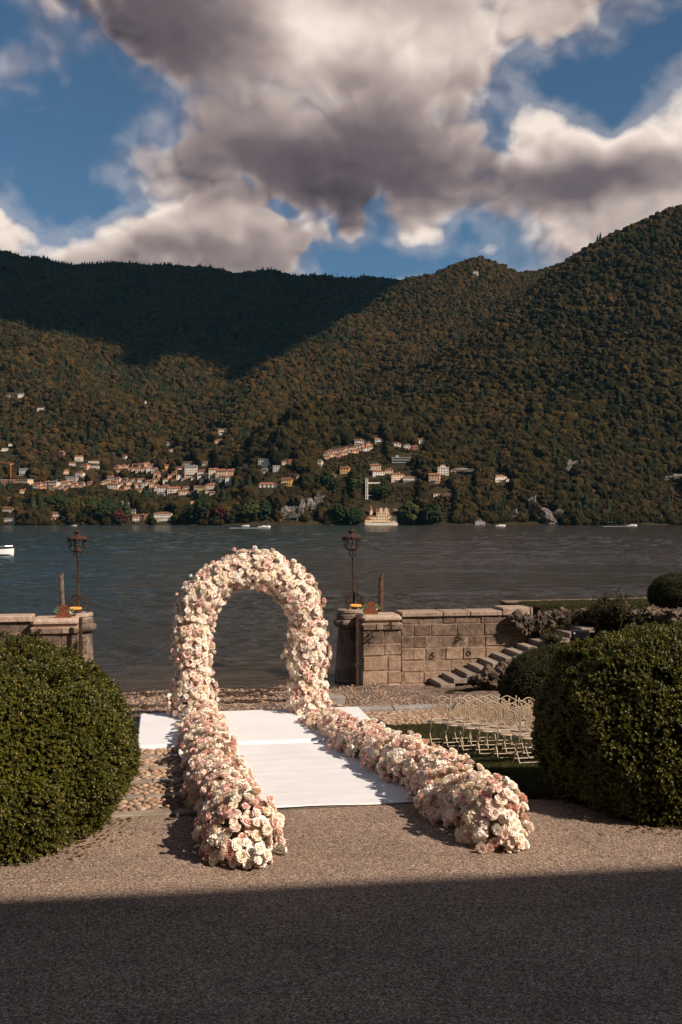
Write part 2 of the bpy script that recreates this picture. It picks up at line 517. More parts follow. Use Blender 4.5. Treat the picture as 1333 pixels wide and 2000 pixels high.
# ================================================================== far shore: hills, woods, shade of a cloud
def pt(px, py, Y): 
    p = at(px, py, Y); return (p.x, p.y, p.z - 9.0)
RIDGES = [
    (0.42, [pt(-500, 440, 3600), pt(-250, 470, 3500), pt(0, 497, 3400), pt(40, 512, 3400), pt(105, 530, 3400), pt(170, 528, 3400), pt(250, 517, 3400), pt(330, 522, 3400),
            pt(430, 537, 3400), pt(520, 540, 3400), pt(570, 548, 3400), pt(640, 545, 3400), pt(700, 550, 3400), pt(770, 556, 3400), pt(900, 560, 3400), pt(1100, 560, 3500)]),
    (0.50, [pt(300, 540, 3300), pt(320, 620, 2800), pt(335, 685, 2450), pt(380, 790, 1900), pt(410, 870, 1600)]),
    (0.50, [pt(30, 520, 3300), pt(70, 600, 2700), pt(110, 660, 2350), pt(150, 760, 1900), pt(120, 850, 1600)]),
    (0.50, [pt(-300, 560, 2900), pt(-200, 650, 2300), pt(-120, 800, 1700)]),
    (0.86, [pt(1300, 500, 2900), pt(1110, 525, 2750), pt(1040, 533, 2700), pt(975, 525, 2640), pt(930, 516, 2600), pt(900, 518, 2560), pt(830, 541, 2470), pt(790, 564, 2400), pt(700, 622, 2220),
            pt(600, 683, 2020), pt(540, 722, 1880), pt(490, 790, 1650), pt(450, 880, 1420)]),
    (0.70, [pt(2000, 200, 2400), pt(1600, 300, 2100), pt(1333, 408, 2000), pt(1280, 432, 1970), pt(1200, 482, 1930), pt(1150, 517, 1890), pt(1100, 548, 1850), pt(1060, 583, 1800), pt(1020, 624, 1750),
            pt(960, 669, 1690), pt(900, 718, 1620), pt(820, 785, 1520), pt(720, 850, 1410), pt(640, 900, 1340)]),
    (0.75, [pt(1330, 560, 1750), pt(1230, 700, 1560), pt(1120, 810, 1400), pt(1020, 850, 1330)]),
    (0.75, [pt(1000, 700, 1600), pt(930, 800, 1430), pt(850, 850, 1350), pt(770, 880, 1300)]),
    (0.80, [pt(860, 600, 2350), pt(800, 690, 2050), pt(740, 770, 1800), pt(690, 830, 1640)]),
]
def shore_y(x):
    return 1150 + 30 * vnoise(x / 260.0, x * 0 + 3.1, seed=5) + 14 * vnoise(x / 70.0, x * 0 + 1.1, seed=6) - 0.02 * x
def terrain(x, y):
    x = np.asarray(x, float); y = np.asarray(y, float)
    nz = fbm(x / 420.0, y / 420.0, seed=11, octv=4)
    nz2 = fbm(x / 120.0, y / 120.0, seed=23, octv=3)
    best = np.full(x.shape, -1e9)
    for slope, pl in RIDGES:
        back = 0.8 if slope == 0.70 else 0.2
        for (x0, y0, z0), (x1, y1, z1) in zip(pl[:-1], pl[1:]):
            dx, dy = x1 - x0, y1 - y0
            u = np.clip(((x - x0) * dx + (y - y0) * dy) / (dx * dx + dy * dy), 0, 1)
            qx, qy, qz = x0 + u * dx, y0 + u * dy, z0 + u * (z1 - z0)
            d = np.hypot(x - qx, y - qy)
            sl = slope * np.where(y > qy, 1.0 + back * sstep(0, 60, y - qy), 1.0)
            h = qz - sl * (np.sqrt(d * d + 900) - 30) * (1 + 0.16 * nz)
            k = 18.0
            m = np.maximum(best, h); n = np.minimum(best, h)
            best = m + k * 0.5 * np.exp(-np.clip((m - n) / k, 0, 30))
    ds = y - shore_y(x)
    low = 0.20 * ds + 7 * nz2
    h = np.maximum(best + 10 * nz2 * sstep(150, 500, ds), low)
    steep = np.where(x > -120, 0.95, 0.55) + 0.15 * nz
    bank = np.where(x > -120, 2.5, 1.5) * sstep(0, 6, ds)
    h = np.minimum(h, np.maximum(ds, 0) * steep + bank)
    return np.where(ds < 0, np.maximum(WATER - 4, WATER + ds * 0.3), np.maximum(WATER + 0.8 + 0.02 * ds, h))
gx = np.arange(-2700, 2600, 18.0); gy = np.arange(1080, 4100, 18.0)
GX, GY = np.meshgrid(gx, gy)
HZ = terrain(GX, GY)
def hill(x, y):
    fx = np.clip((np.asarray(x, float) - gx[0]) / 18.0, 0, len(gx) - 1.001); fy = np.clip((np.asarray(y, float) - gy[0]) / 18.0, 0, len(gy) - 1.001)
    i, j = fx.astype(int), fy.astype(int); a, b = fx - i, fy - j
    return (HZ[j, i] * (1 - a) * (1 - b) + HZ[j, i + 1] * a * (1 - b) + HZ[j + 1, i] * (1 - a) * b + HZ[j + 1, i + 1] * a * b)
_YS = np.arange(1090, 4000, 4.0)
def onhill(px, py):
    ux, uz = (px - PX0) / FPX, -(py - PY0) / FPX
    z = CAMZ + uz * _YS
    g = hill(ux * _YS, _YS)
    k = np.argmax(z < g)
    if k == 0: k = 40
    return at(px, py, _YS[k])

M_hill = pmat('hill_soil', (0.020, 0.018, 0.010), (0.040, 0.030, 0.016), 0.05, 0.95, spec=0.05)
hills = grid_mesh('hills', np.stack([GX, GY, HZ], -1), M_hill)
tag(hills, 'wooded mountains rising from the far shore of the lake', kind='structure')

# ---- crowns of the far woods
TREE_STOPS = [(0.0, (0.009, 0.009, 0.004)), (0.3, (0.020, 0.016, 0.006)), (0.55, (0.036, 0.025, 0.009)), (0.8, (0.054, 0.032, 0.011)), (1.0, (0.092, 0.046, 0.014))]
M_crown = leafmat('far_crown', TREE_STOPS, trans=0.0, rough=0.9, spec=0.05, noise_scale=0.006)
DARK_STOPS = [(0.0, (0.005, 0.006, 0.003)), (0.3, (0.012, 0.011, 0.004)), (0.55, (0.024, 0.018, 0.006)), (0.8, (0.038, 0.025, 0.008)), (1.0, (0.068, 0.036, 0.011))]  # darker crown tones: own colour for shore woods, painted shade for right mountain
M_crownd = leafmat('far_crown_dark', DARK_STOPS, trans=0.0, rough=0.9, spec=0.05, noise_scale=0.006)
M_conif = leafmat('far_conifer', [(0, (0.012, 0.020, 0.009)), (1, (0.022, 0.028, 0.013))], trans=0.0, rough=0.9, spec=0.05)
def crown_geo(seed, level=2, tall=1.0):
    g = Geo(); rr = random.Random(seed)
    for k in range(5):
        q = lump(level if k == 0 else level, 0.30, 2.3, seed * 7 + k)
        s = 1.0 if k == 0 else rr.uniform(0.45, 0.65)
        a = rr.uniform(0, 6.28); d = 0 if k == 0 else rr.uniform(0.45, 0.75)
        zz = 0.85 * tall if k == 0 else rr.uniform(0.5, 1.5) * tall
        g.join(q, Matrix.Translation((d * math.cos(a), d * math.sin(a), zz)) @ Matrix.Diagonal((s, s, s * tall, 1)))
    return g
def conifer_geo(seed):
    g = Geo(); rr = random.Random(seed)
    for k in range(5):
        z0 = 0.2 + k * 0.62; r = 1.0 * (1 - k / 5.8)
        n = 9
        pr = [(r * rr.uniform(0.8, 1.15), z0 + rr.uniform(-.08, .08)) for _ in range(n)]
        vs = [(p[0] * math.cos(6.283 * i / n), p[0] * math.sin(6.283 * i / n), p[1]) for i, p in enumerate(pr)] + [(0, 0, z0 + 1.15)]
        g.add(vs, [(i, (i + 1) % n, n) for i in range(n)])
    return g
crown_meshes = [crown_geo(i, 2, rtall).mesh('crown', [M_crown], smooth=False) for i, rtall in enumerate((1.0, 1.15, 0.9, 1.0, 1.3))]
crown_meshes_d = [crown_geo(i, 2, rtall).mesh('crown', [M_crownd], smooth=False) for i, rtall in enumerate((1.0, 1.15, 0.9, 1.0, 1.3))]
conif_meshes = [conifer_geo(i).mesh('conifer', [M_conif]) for i in range(3)]

# open ground where the woods give way: filled from the house list below
CLEAR = []
# ================================================================== the villages across the lake
WALLC = {'W': (0.66, 0.57, 0.47), 'C': (0.62, 0.46, 0.30), 'P': (0.60, 0.34, 0.22), 'O': (0.60, 0.32, 0.10), 'G': (0.33, 0.31, 0.29), 'B': (0.24, 0.11, 0.07), 'Y': (0.60, 0.47, 0.20)}
WALLN = {'W': 'white', 'C': 'cream', 'P': 'pink', 'O': 'ochre', 'G': 'grey', 'B': 'brick red', 'Y': 'yellow'}
ROOFC = {'T': (0.29, 0.125, 0.075), 'N': (0.20, 0.09, 0.055), 'S': (0.17, 0.16, 0.165), 'F': (0.42, 0.39, 0.36)}
ROOFN = {'T': 'terracotta', 'N': 'brown', 'S': 'slate', 'F': 'flat'}
M_wall = {k: pmat('plaster_' + WALLN[k].replace(' ', '_'), c, tuple(x * 0.82 for x in c), 0.25, 0.9, spec=0.1) for k, c in WALLC.items()}
M_roof = {k: pmat(ROOFN[k] + '_roofing', c, tuple(x * 0.7 for x in c), 0.6, 0.9, bump=0.5, bscale=1.5, spec=0.1, dist=0.2) for k, c in ROOFC.items()}
M_win = pmat('far_window', (0.03, 0.03, 0.035), rough=0.25, spec=0.5)
M_trim = pmat('far_trim', (0.55, 0.50, 0.44), rough=0.9)
ORD = ['first', 'second', 'third', 'fourth', 'fifth', 'sixth', 'seventh', 'eighth', 'ninth', 'tenth', 'eleventh', 'twelfth', 'thirteenth', 'fourteenth', 'fifteenth', 'sixteenth', 'seventeenth', 'eighteenth', 'nineteenth', 'twentieth']
CLUS = {'ham': 'in the packed hamlet above the left village', 'hil': 'in the packed hillside hamlet right of centre', 'low': 'in the row above the left lakeside trees', 'mid': 'on terraces above the left village',
    'cen': 'in the steep cluster left of the cliffs', 'shr': 'by the water on the left shore', 'top': 'high on the left wooded slope', 'rid': 'high on the right mountain', 'vil': 'around the arcaded villa',
    'gar': 'in the dark woods near the cliffs', 'vla': 'in the crowded left edge of the village', 'vlb': 'in the crowded middle of the left village', 'vlc': 'in the crowded steep end of the village', 'vld': 'in the crowded village below the steep end', 'wat': 'in the line of low waterfront buildings',
    'upr': 'along the wood edge above the hillside hamlet'}
HOUSES = [  # pixel box x0, x1, top, base, wall, roof kind, cluster
    (0, 25, 939, 957, 'B', 'F', 'low'), (30, 60, 938, 956, 'C', 'F', 'low'), (67, 81, 943, 957, 'P', 'N', 'low'), (96, 114, 940, 953, 'W', 'S', 'low'), (116, 136, 940, 951, 'W', 'T', 'low'),
    (103, 116, 952, 964, 'G', 'T', 'low'), (119, 140, 954, 966, 'P', 'T', 'low'), (141, 164, 954, 965, 'C', 'T', 'low'), (166, 181, 953, 964, 'W', 'S', 'low'), (67, 87, 956, 967, 'P', 'T', 'low'),
    (88, 101, 958, 969, 'W', 'N', 'low'), (36, 52, 957, 971, 'C', 'T', 'low'), (193, 202, 941, 951, 'C', 'N', 'low'), (209, 233, 945, 958, 'W', 'N', 'low'), (206, 227, 956, 970, 'O', 'N', 'low'),
    (227, 240, 958, 977, 'W', 'N', 'low'), (243, 257, 948, 959, 'P', 'N', 'low'), (257, 276, 955, 970, 'Y', 'N', 'low'), (267, 279, 947, 956, 'W', 'F', 'low'), (291, 306, 953, 965, 'W', 'N', 'low'),
    (38, 52, 916, 929, 'G', 'S', 'mid'), (130, 149, 932, 943, 'G', 'F', 'mid'), (121, 133, 918, 929, 'C', 'T', 'mid'), (148, 163, 922, 933, 'W', 'N', 'mid'), (131, 146, 904, 912, 'W', 'T', 'mid'),
    (146, 161, 891, 902, 'W', 'T', 'mid'), (114, 126, 882, 893, 'B', 'T', 'mid'), (155, 174, 907, 916, 'P', 'N', 'mid'), (179, 193, 909, 917, 'W', 'S', 'mid'), (172, 192, 900, 907, 'W', 'N', 'mid'),
    (240, 247, 890, 899, 'W', 'N', 'mid'), (295, 306, 894, 901, 'P', 'T', 'mid'), (330, 344, 877, 886, 'W', 'N', 'mid'), (326, 338, 863, 873, 'W', 'S', 'mid'),
    (9, 28, 972, 985, 'C', 'N', 'shr'), (2, 29, 991, 1005, 'C', 'N', 'shr'), (42, 50, 979, 989, 'W', 'N', 'shr'), (255, 267, 996, 1006, 'W', 'S', 'shr'),
    (259, 287, 1005, 1016, 'B', 'N', 'shr'), (10, 36, 1013, 1023, 'W', 'F', 'shr'), (95, 121, 1001, 1014, 'G', 'N', 'shr'), (350, 360, 1010, 1019, 'C', 'N', 'shr'), (363, 388, 979, 987, 'P', 'T', 'shr'),
    (308, 328, 950, 966, 'W', 'N', 'cen'), (307, 325, 965, 978, 'W', 'S', 'cen'), (328, 351, 952, 967, 'W', 'T', 'cen'), (350, 368, 957, 971, 'C', 'N', 'cen'), (387, 402, 949, 962, 'Y', 'N', 'cen'), (403, 423, 945, 960, 'C', 'T', 'cen'),
    (358, 378, 902, 912, 'C', 'N', 'cen'), (362, 384, 911, 935, 'W', 'S', 'cen'), (387, 403, 919, 931, 'W', 'N', 'cen'), (409, 425, 916, 932, 'W', 'T', 'cen'), (423, 444, 919, 940, 'C', 'N', 'cen'), (445, 461, 918, 932, 'P', 'T', 'cen'),
    (441, 458, 931, 949, 'W', 'N', 'cen'), (396, 407, 901, 909, 'W', 'T', 'cen'), (343, 358, 912, 921, 'B', 'N', 'cen'), (322, 336, 908, 919, 'O', 'N', 'cen'), (476, 490, 906, 921, 'C', 'N', 'cen'), (507, 530, 898, 916, 'W', 'F', 'cen'), (509, 525, 916, 929, 'W', 'S', 'cen'),
    (533, 546, 911, 925, 'G', 'F', 'cen'), (551, 560, 901, 911, 'W', 'N', 'cen'), (562, 574, 898, 908, 'B', 'N', 'cen'),
    (428, 445, 838, 848, 'W', 'T', 'top'), (420, 437, 859, 871, 'P', 'T', 'top'), (448, 461, 862, 869, 'B', 'T', 'top'), (408, 431, 877, 889, 'W', 'N', 'top'), (450, 466, 888, 902, 'C', 'T', 'top'),
    (381, 391, 835, 842, 'W', 'N', 'top'), (35, 48, 769, 780, 'W', 'S', 'top'), (12, 20, 772, 779, 'W', 'N', 'top'), (73, 88, 796, 803, 'W', 'N', 'top'), (281, 291, 783, 789, 'W', 'S', 'top'), (17, 27, 866, 874, 'W', 'N', 'top'), (0, 14, 876, 882, 'W', 'F', 'top'),
    (551, 570, 935, 949, 'O', 'N', 'gar'), (666, 683, 913, 931, 'O', 'N', 'gar'), (640, 656, 926, 935, 'G', 'N', 'gar'), (580, 590, 929, 937, 'W', 'N', 'gar'),
    (692, 710, 859, 870, 'G', 'N', 'upr'), (730, 750, 856, 868, 'G', 'T', 'upr'), (767, 783, 865, 872, 'W', 'T', 'upr'), (790, 802, 868, 877, 'W', 'S', 'upr'), (805, 816, 871, 881, 'B', 'T', 'upr'), (815, 830, 857, 868, 'W', 'N', 'upr'),
    (720, 744, 907, 922, 'C', 'T', 'vil'), (726, 749, 920, 934, 'W', 'N', 'vil'), (753, 768, 916, 928, 'C', 'N', 'vil'), (763, 788, 925, 943, 'C', 'N', 'vil'), (840, 860, 926, 944, 'P', 'T', 'vil'), (964, 988, 929, 943, 'W', 'T', 'vil'), (987, 997, 935, 941, 'W', 'T', 'vil'),
    (847, 864, 964, 971, 'W', 'T', 'vil'), (868, 884, 964, 971, 'P', 'T', 'vil'), (637, 650, 1006, 1026, 'B', 'N', 'gar'), (927, 946, 1018, 1027, 'G', 'S', 'vil'),
    (923, 935, 529, 537, 'W', 'T', 'rid'), (1046, 1054, 713, 719, 'W', 'S', 'rid'), (1086, 1094, 529, 534, 'P', 'N', 'rid'),
]
_r = random.Random(3)
def hamlet(x0, x1, yc0, yc1, rows, n, cl):
    for r in range(rows):
        for k in range(n):
            x = x0 + (x1 - x0) * (k + 0.5 * (r % 2)) / n + _r.uniform(-1.5, 1.5)
            f = (x - x0) / (x1 - x0)
            w = _r.uniform(9, 13); h = _r.uniform(8, 11)
            yb = yc0 + (yc1 - yc0) * f + r * 7 + _r.uniform(-1.5, 1.5)
            HOUSES.append((x, x + w, yb - h, yb, _r.choice('WCPCWPG'), _r.choice('TTNT'), cl))
hamlet(224, 300, 918, 915, 2, 8, 'ham')
hamlet(628, 726, 893, 872, 2, 9, 'hil')
HOUSES.append((618, 630, 899, 911, 'W', 'S', 'hil'))
hamlet(2, 190, 950, 952, 2, 11, 'vla')
hamlet(195, 300, 940, 948, 2, 7, 'vlb')
hamlet(300, 465, 930, 925, 3, 9, 'vlc')
hamlet(300, 420, 958, 962, 2, 6, 'vld')
hamlet(100, 330, 1019, 1020, 1, 10, 'wat')

def windows_on(g, w, d, h, n, fl, z0=0.0, size=(1.1, 1.6), sides=True):
    for f in range(fl):
        z = z0 + (f + 0.55) * h / fl
        for k in range(n):
            x = -w / 2 + (k + 0.5) * w / n
            g.box((x, -d / 2 - 0.04, z), (size[0], 0.16, min(size[1], h / fl * 0.6)))
        if sides:
            for k in range(2):
                y = -d / 2 + (k + 0.5) * d / 2
                for sx in (-1, 1): g.box((sx * (w / 2 + 0.04), y, z), (0.16, size[0], min(size[1], h / fl * 0.6)))
def roof_geo(w, d, h, kind):
    g = Geo(); o = 0.45; W, D = w / 2 + o, d / 2 + o
    if kind == 'F':
        g.box((0, 0, 0.3), (w + 0.8, d + 0.8, 0.6)); return g
    if kind == 'hip':
        e = max(0.0, W - D)
        vs = [(-W, -D, 0), (W, -D, 0), (W, D, 0), (-W, D, 0), (-W, -D, .3), (W, -D, .3), (W, D, .3), (-W, D, .3), (-e, 0, h), (e + 0.01, 0, h)]
        return g.add(vs, [(3, 2, 1, 0), (0, 1, 5, 4), (1, 2, 6, 5), (2, 3, 7, 6), (3, 0, 4, 7), (4, 5, 9, 8), (5, 6, 9), (6, 7, 8, 9), (7, 4, 8)])
    vs = [(-W, -D, 0), (W, -D, 0), (W, D, 0), (-W, D, 0), (-W, -D, .3), (W, -D, .3), (W, D, .3), (-W, D, .3), (-W, 0, h), (W, 0, h)]
    return g.add(vs, [(3, 2, 1, 0), (0, 1, 5, 4), (1, 2, 9, 5), (2, 3, 7, 6), (3, 0, 4, 8), (4, 5, 9, 8), (2, 6, 9), (6, 7, 8, 9), (7, 3, 8)])
FOOT = []
def clear_front(p, w, back=6, front=27):
    FOOT.append((p.x, p.y + 5, w * .62 + 2))
    v = Vector((-p.x, -p.y)).normalized()
    r = w * 0.5 + 3.0
    for k in range(-1, int(front / r) + 2):
        CLEAR.append((p.x + v.x * k * r, p.y + v.y * k * r, r))
byc = {}
for hs in HOUSES: byc.setdefault(hs[6], []).append(hs)
for cl, lst in byc.items():
    lst.sort(key=lambda q: q[0] + q[1])
    seen = {}
    for hs in lst:
        x0, x1, yt, yb, wc, rk, _ = hs
        p = onhill((x0 + x1) / 2, yb)
        ppm = FPX / p.y
        w = (x1 - x0) / ppm * 1.06; H = (yb - yt) / ppm * 1.12
        rz = _r.uniform(-0.35, 0.35) - (0.08 if p.x < 0 else -0.05)
        d = min(max(w * 0.7, 6.0), 12.0)
        rh = 0.6 if rk == 'F' else min(H * 0.22, 0.26 * d)
        wh = H - rh
        root = empty('house', (p.x, p.y + d * 0.5, p.z), rz)
        g = Geo().box((0, 0, (wh - 9) / 2), (w, d, wh + 9)); g.build('wall', M_wall[wc], root)
        kind = 'F' if rk == 'F' else ('hip' if _r.random() < 0.5 else 'gable')
        rf = roof_geo(w, d, rh, kind).build('roof', M_roof[rk], root); rf.location = (0, 0, wh + 0.01)
        if rk != 'F':
            Geo().box((w * 0.22, 0.6, rh * 0.8), (0.8, 0.8, rh * 0.9 + 0.8)).build('chimney', M_wall['P'], rf)
        fl = max(1, round(wh / 3.2)); n = max(2, round(w / 3.4))
        g = Geo(); windows_on(g, w, d, wh, n, fl)
        o = g.build('windows', M_win, root); o['kind'] = 'stuff'
        if w > 11 and fl >= 2:
            Geo().box((0, -d / 2 - 0.7, wh * (0.5 if fl == 2 else 0.35)), (w * 0.5, 1.4, 0.25)).box((0, -d / 2 - 1.35, wh * (0.5 if fl == 2 else 0.35) + 0.6), (w * 0.5, 0.08, 0.9)).build('balcony', M_trim, root)
        same = [q for q in lst if q[4] == wc and q[5] == rk]
        i = same.index(hs)
        lab = '%s%s %s-roofed house%s %s' % ((ORD[i] if i < len(ORD) else 'last') + ' ' if len(same) > 1 else '', WALLN[wc], ROOFN[rk], ' from the left' if len(same) > 1 else '', CLUS[cl])
        tag(root, lab, 'house', 'houses of the villages across the lake')
        clear_front(p, w, front=70 if cl in ('shr', 'wat') else 27)

# ---- landmark buildings
def bigwall(root, w, d, h, m, name='wall', c=(0, 0), z0=0):
    return Geo().box((c[0], c[1], z0 + (h - (9 if z0 == 0 else 0)) / 2), (w, d, h + (9 if z0 == 0 else 0))).build(name, m, root)
def landmark(px, py, name, label, cat='building', w=30, rz=0.0):
    p = onhill(px, py); r = empty(name, (p.x, p.y + 5, p.z), rz); tag(r, label, cat); clear_front(p, w, front=40); return r, p.y / FPX
# three-storey lakeside villa
r, k = landmark(318, 1021, 'lakeside_villa', 'large white three-storey villa with many windows right on the left shore', 'villa', 36 * .6); clear_front(Vector(r.location), 30, front=80)
w = 34 * k; h = 18 * k
bigwall(r, w, 10, h, M_wall['W']); q = roof_geo(w, 10, 2.2, 'hip').build('roof', M_roof['N'], r); q.location = (0, 0, h + .01)
for f in range(3):
    for i in range(9):
        o = Geo().box((0, 0, 0), (1.1, 0.2, 1.7)).build('window', M_win, r); o.location = (-w / 2 + (i + .5) * w / 9, -5.06, (f + .5) * h / 3)
# grey modern block with strip windows
r, k = landmark(784, 909, 'modern_block', 'long grey modern building with strip windows above the arcaded villa', w=36 * .6)
w = 36 * k; h = 15 * k
bigwall(r, w, 11, h, M_wall['G']); q = Geo().box((0, 0, .25), (w + 1.2, 12.2, .5)).build('roof', M_roof['F'], r); q.location = (0, 0, h + .01)
for f in range(3):
    o = Geo().box((0, 0, 0), (w * .94, .2, h / 3 * .45)).build('window_strip', M_win, r); o.location = (0, -5.56, (f + .5) * h / 3)
    o = Geo().box((0, 0, 0), (w + .8, 1.4, .3)).build('balcony', M_trim, r); o.location = (0, -6.2, f * h / 3 + .2)
Geo().box((-w * .2, 1, h + 1.8), (4, 4, 3)).build('stair_head', M_wall['G'], r)
# arcaded villa: round arches in a row
r, k = landmark(801, 944, 'arcaded_villa', 'white villa with a row of round arches and red roof on the promontory', 'villa', 30 * .6)
w = 27 * k; h = 14.5 * k
bigwall(r, w, 10, h * .8, M_wall['W']); q = roof_geo(w, 10, h * .22, 'hip').build('roof', M_roof['T'], r); q.location = (0, 0, h * .8 + .01)
for i in range(8):
    pr = [(-.75, 0), (.75, 0), (.75, 2.6)] + [(.75 * math.cos(a), 2.6 + .75 * math.sin(a)) for a in np.linspace(.3, 2.84, 7)] + [(-.75, 2.6)]
    g = Geo(); n = len(pr); g.add([(x, -.1, z) for x, z in pr] + [(x, .1, z) for x, z in pr], [tuple(range(n)), tuple(reversed(range(n, 2 * n)))] + [(j, n + j, n + (j + 1) % n, (j + 1) % n) for j in range(n)])
    o = g.build('arch_opening', M_win, r); o.location = (-w / 2 + (i + .5) * w / 8, -5.05, .6)
    o = Geo().box((0, 0, 0), (1.0, .2, 1.4)).build('window', M_win, r); o.location = (-w / 2 + (i + .5) * w / 8, -5.06, h * .64)
# tall white villa with turret roof
r, k = landmark(866, 928, 'white_villa', 'tall white villa with stepped roof terrace rising beside a pink house', 'villa', 24 * .6)
w = 21 * k; h = 15 * k
bigwall(r, w, 10, h, M_wall['W']); bigwall(r, w * .5, 6, 4 * k, M_wall['W'], 'upper_storey', z0=h)
q = roof_geo(w * .5, 6, 2.0, 'hip').build('roof', M_roof['N'], r); q.location = (0, 0, h + 4 * k + .01)
Geo().box((0, 0, h + .3), (w + 1, 11, .6)).build('cornice', M_trim, r)
for f in range(3):
    for i in range(4):
        o = Geo().box((0, 0, 0), (1.1, .2, 1.7)).build('window', M_win, r); o.location = (-w / 2 + (i + .5) * w / 4, -5.06, (f + .5) * h / 3)
# lift tower with a bridge
r, k = landmark(717, 984, 'lift_tower', 'slender white lift tower with a footbridge at its top against dark woods', 'tower', 8)
h = 50 * k
bigwall(r, 3.2, 3.2, h, M_wall['W'], 'shaft')
for i in range(10):
    o = Geo().box((0, 0, 0), (1.3, .2, 1.8)).build('window', M_win, r); o.location = (0, -1.66, 2.2 + i * h / 10.4)
Geo().box((0, 0, h + .25), (4.4, 4.4, .5)).build('roof', M_roof['F'], r)
Geo().box((8.5, 1.0, h - 6), (14, 2.0, .5)).box((8.5, .1, h - 5.2), (14, .1, 1.1)).build('footbridge', M_trim, r)
Geo().box((4.5, 1, h * .33), (6, 2, .5)).build('landing', M_trim, r)
CLEAR.append((r.location.x, r.location.y - 20, 12)); CLEAR.append((r.location.x, r.location.y - 40, 12))
# castle-like villa on the water
r, k = landmark(745, 1027, 'castle_villa', 'cream castle-like villa with gables and turret on the far waterline', 'villa', 60 * .62)
r.location.z = WATER + .8
Geo().box((0, -6, -1.5), (38, 6, 7)).build('sea_wall', M_wall['W'], r)
for nm, (cx, cy, w, d, h, kd) in (('main_wing', (2, 2, 15, 9, 15, 'gable')), ('west_wing', (-10, 1, 12, 8, 9, 'hip')), ('east_wing', (13, 1, 10, 8, 10, 'hip')), ('garden_room', (-15, -3, 8, 6, 5.5, 'hip'))):
    bw = Geo().box((cx, cy, (h - 3) / 2), (w, d, h + 3)).build(nm, M_wall['C'], r)
    q = roof_geo(w, d, 3.2 if kd == 'gable' else 2.4, kd).build('roof', M_roof['N'], bw); q.location = (cx, cy, h + .01)
    for f in range(max(1, int(h / 3.6))):
        for i in range(int(w / 2.6)):
            o = Geo().box((0, 0, 0), (1.0, .2, 1.7)).build('window', M_win, bw); o.location = (cx - w / 2 + (i + .5) * w / int(w / 2.6), cy - d / 2 - .06, 2.2 + f * 3.5)
Geo().lathe([(2.1, 0), (2.1, 17)], 12, (-12, 3, 0)).build('turret', M_wall['C'], r)
Geo().lathe([(2.7, 17), (1.6, 19.5), (0.01, 24)], 12, (-12, 3, 0)).build('turret_roof', M_roof['N'], r)
for cx in (0, 6): Geo().box((cx, -2.0, 15), (4.2, 2, 5)).add([(cx - 2.4, -3.2, 17.4), (cx + 2.4, -3.2, 17.4), (cx, -3.2, 20), (cx - 2.4, 2, 17.4), (cx + 2.4, 2, 17.4), (cx, 2, 20)], [(0, 1, 2), (5, 4, 3), (0, 2, 5, 3), (1, 4, 5, 2), (0, 3, 4, 1)]).build('dormer', M_wall['C'], r)
r, k = landmark(777, 1004, 'garden_pavilion', 'small white pavilion with open arches above the castle-like villa', 'pavilion', 12)
bigwall(r, 10, 6, 5.5, M_wall['W']); q = Geo().box((0, 0, .3), (11.4, 7.4, .6)).build('roof', M_roof['F'], r); q.location = (0, 0, 5.51)
for i in range(4):
    o = Geo().box((0, 0, 0), (1.5, .2, 3.0)).build('opening', M_win, r); o.location = (-3.75 + i * 2.5, -3.06, 2.3)
# long white house with a red roof in the woods
r, k = landmark(521, 954, 'long_villa', 'long low white house with red roof and tall windows in dark woods', 'house', 38 * .6)
w = 36 * k; bigwall(r, w, 8, 8 * k, M_wall['G']); q = roof_geo(w, 8, 2.4, 'hip').build('roof', M_roof['T'], r); q.location = (0, 0, 8 * k + .01)
for i in range(9):
    o = Geo().box((0, 0, 0), (1.3, .2, 3.4)).build('window', M_trim if i % 2 else M_win, r); o.location = (-w / 2 + (i + .5) * w / 9, -4.06, 2.6)
# white chalet with two steep gables
r, k = landmark(244, 995, 'white_chalet', 'bright white house with several steep gables low on the left shore', 'house', 26 * .6)
for nm, (cx, w, h) in (('left_gable', (-5, 7, 7)), ('right_gable', (3, 8, 5.5))):
    bw = Geo().box((cx, 0, (h - 8) / 2), (w, 8, h + 8)).add([(cx - w / 2, -4, h), (cx + w / 2, -4, h), (cx, -4, h + 3.4), (cx - w / 2, 4, h), (cx + w / 2, 4, h), (cx, 4, h + 3.4)], [(0, 1, 2), (5, 4, 3)]).build(nm, M_wall['W'], r)
    Geo().add([(cx - w / 2 - .6, -4.6, h - .5), (cx, -4.6, h + 3.7), (cx + w / 2 + .6, -4.6, h - .5), (cx - w / 2 - .6, 4.6, h - .5), (cx, 4.6, h + 3.7), (cx + w / 2 + .6, 4.6, h - .5),
               (cx - w / 2 - .6, -4.6, h - .2), (cx, -4.6, h + 4.1), (cx + w / 2 + .6, -4.6, h - .2), (cx - w / 2 - .6, 4.6, h - .2), (cx, 4.6, h + 4.1), (cx + w / 2 + .6, 4.6, h - .2)],
              [(6, 7, 10, 9), (7, 8, 11, 10), (0, 3, 4, 1), (1, 4, 5, 2), (0, 1, 7, 6), (1, 2, 8, 7)]).build('roof', M_roof['S'], bw)
    for i in range(2):
        o = Geo().box((0, 0, 0), (1.1, .2, 1.6)).build('window', M_win, bw); o.location = (cx - 1.4 + 2.8 * i, -4.06, h * .5)
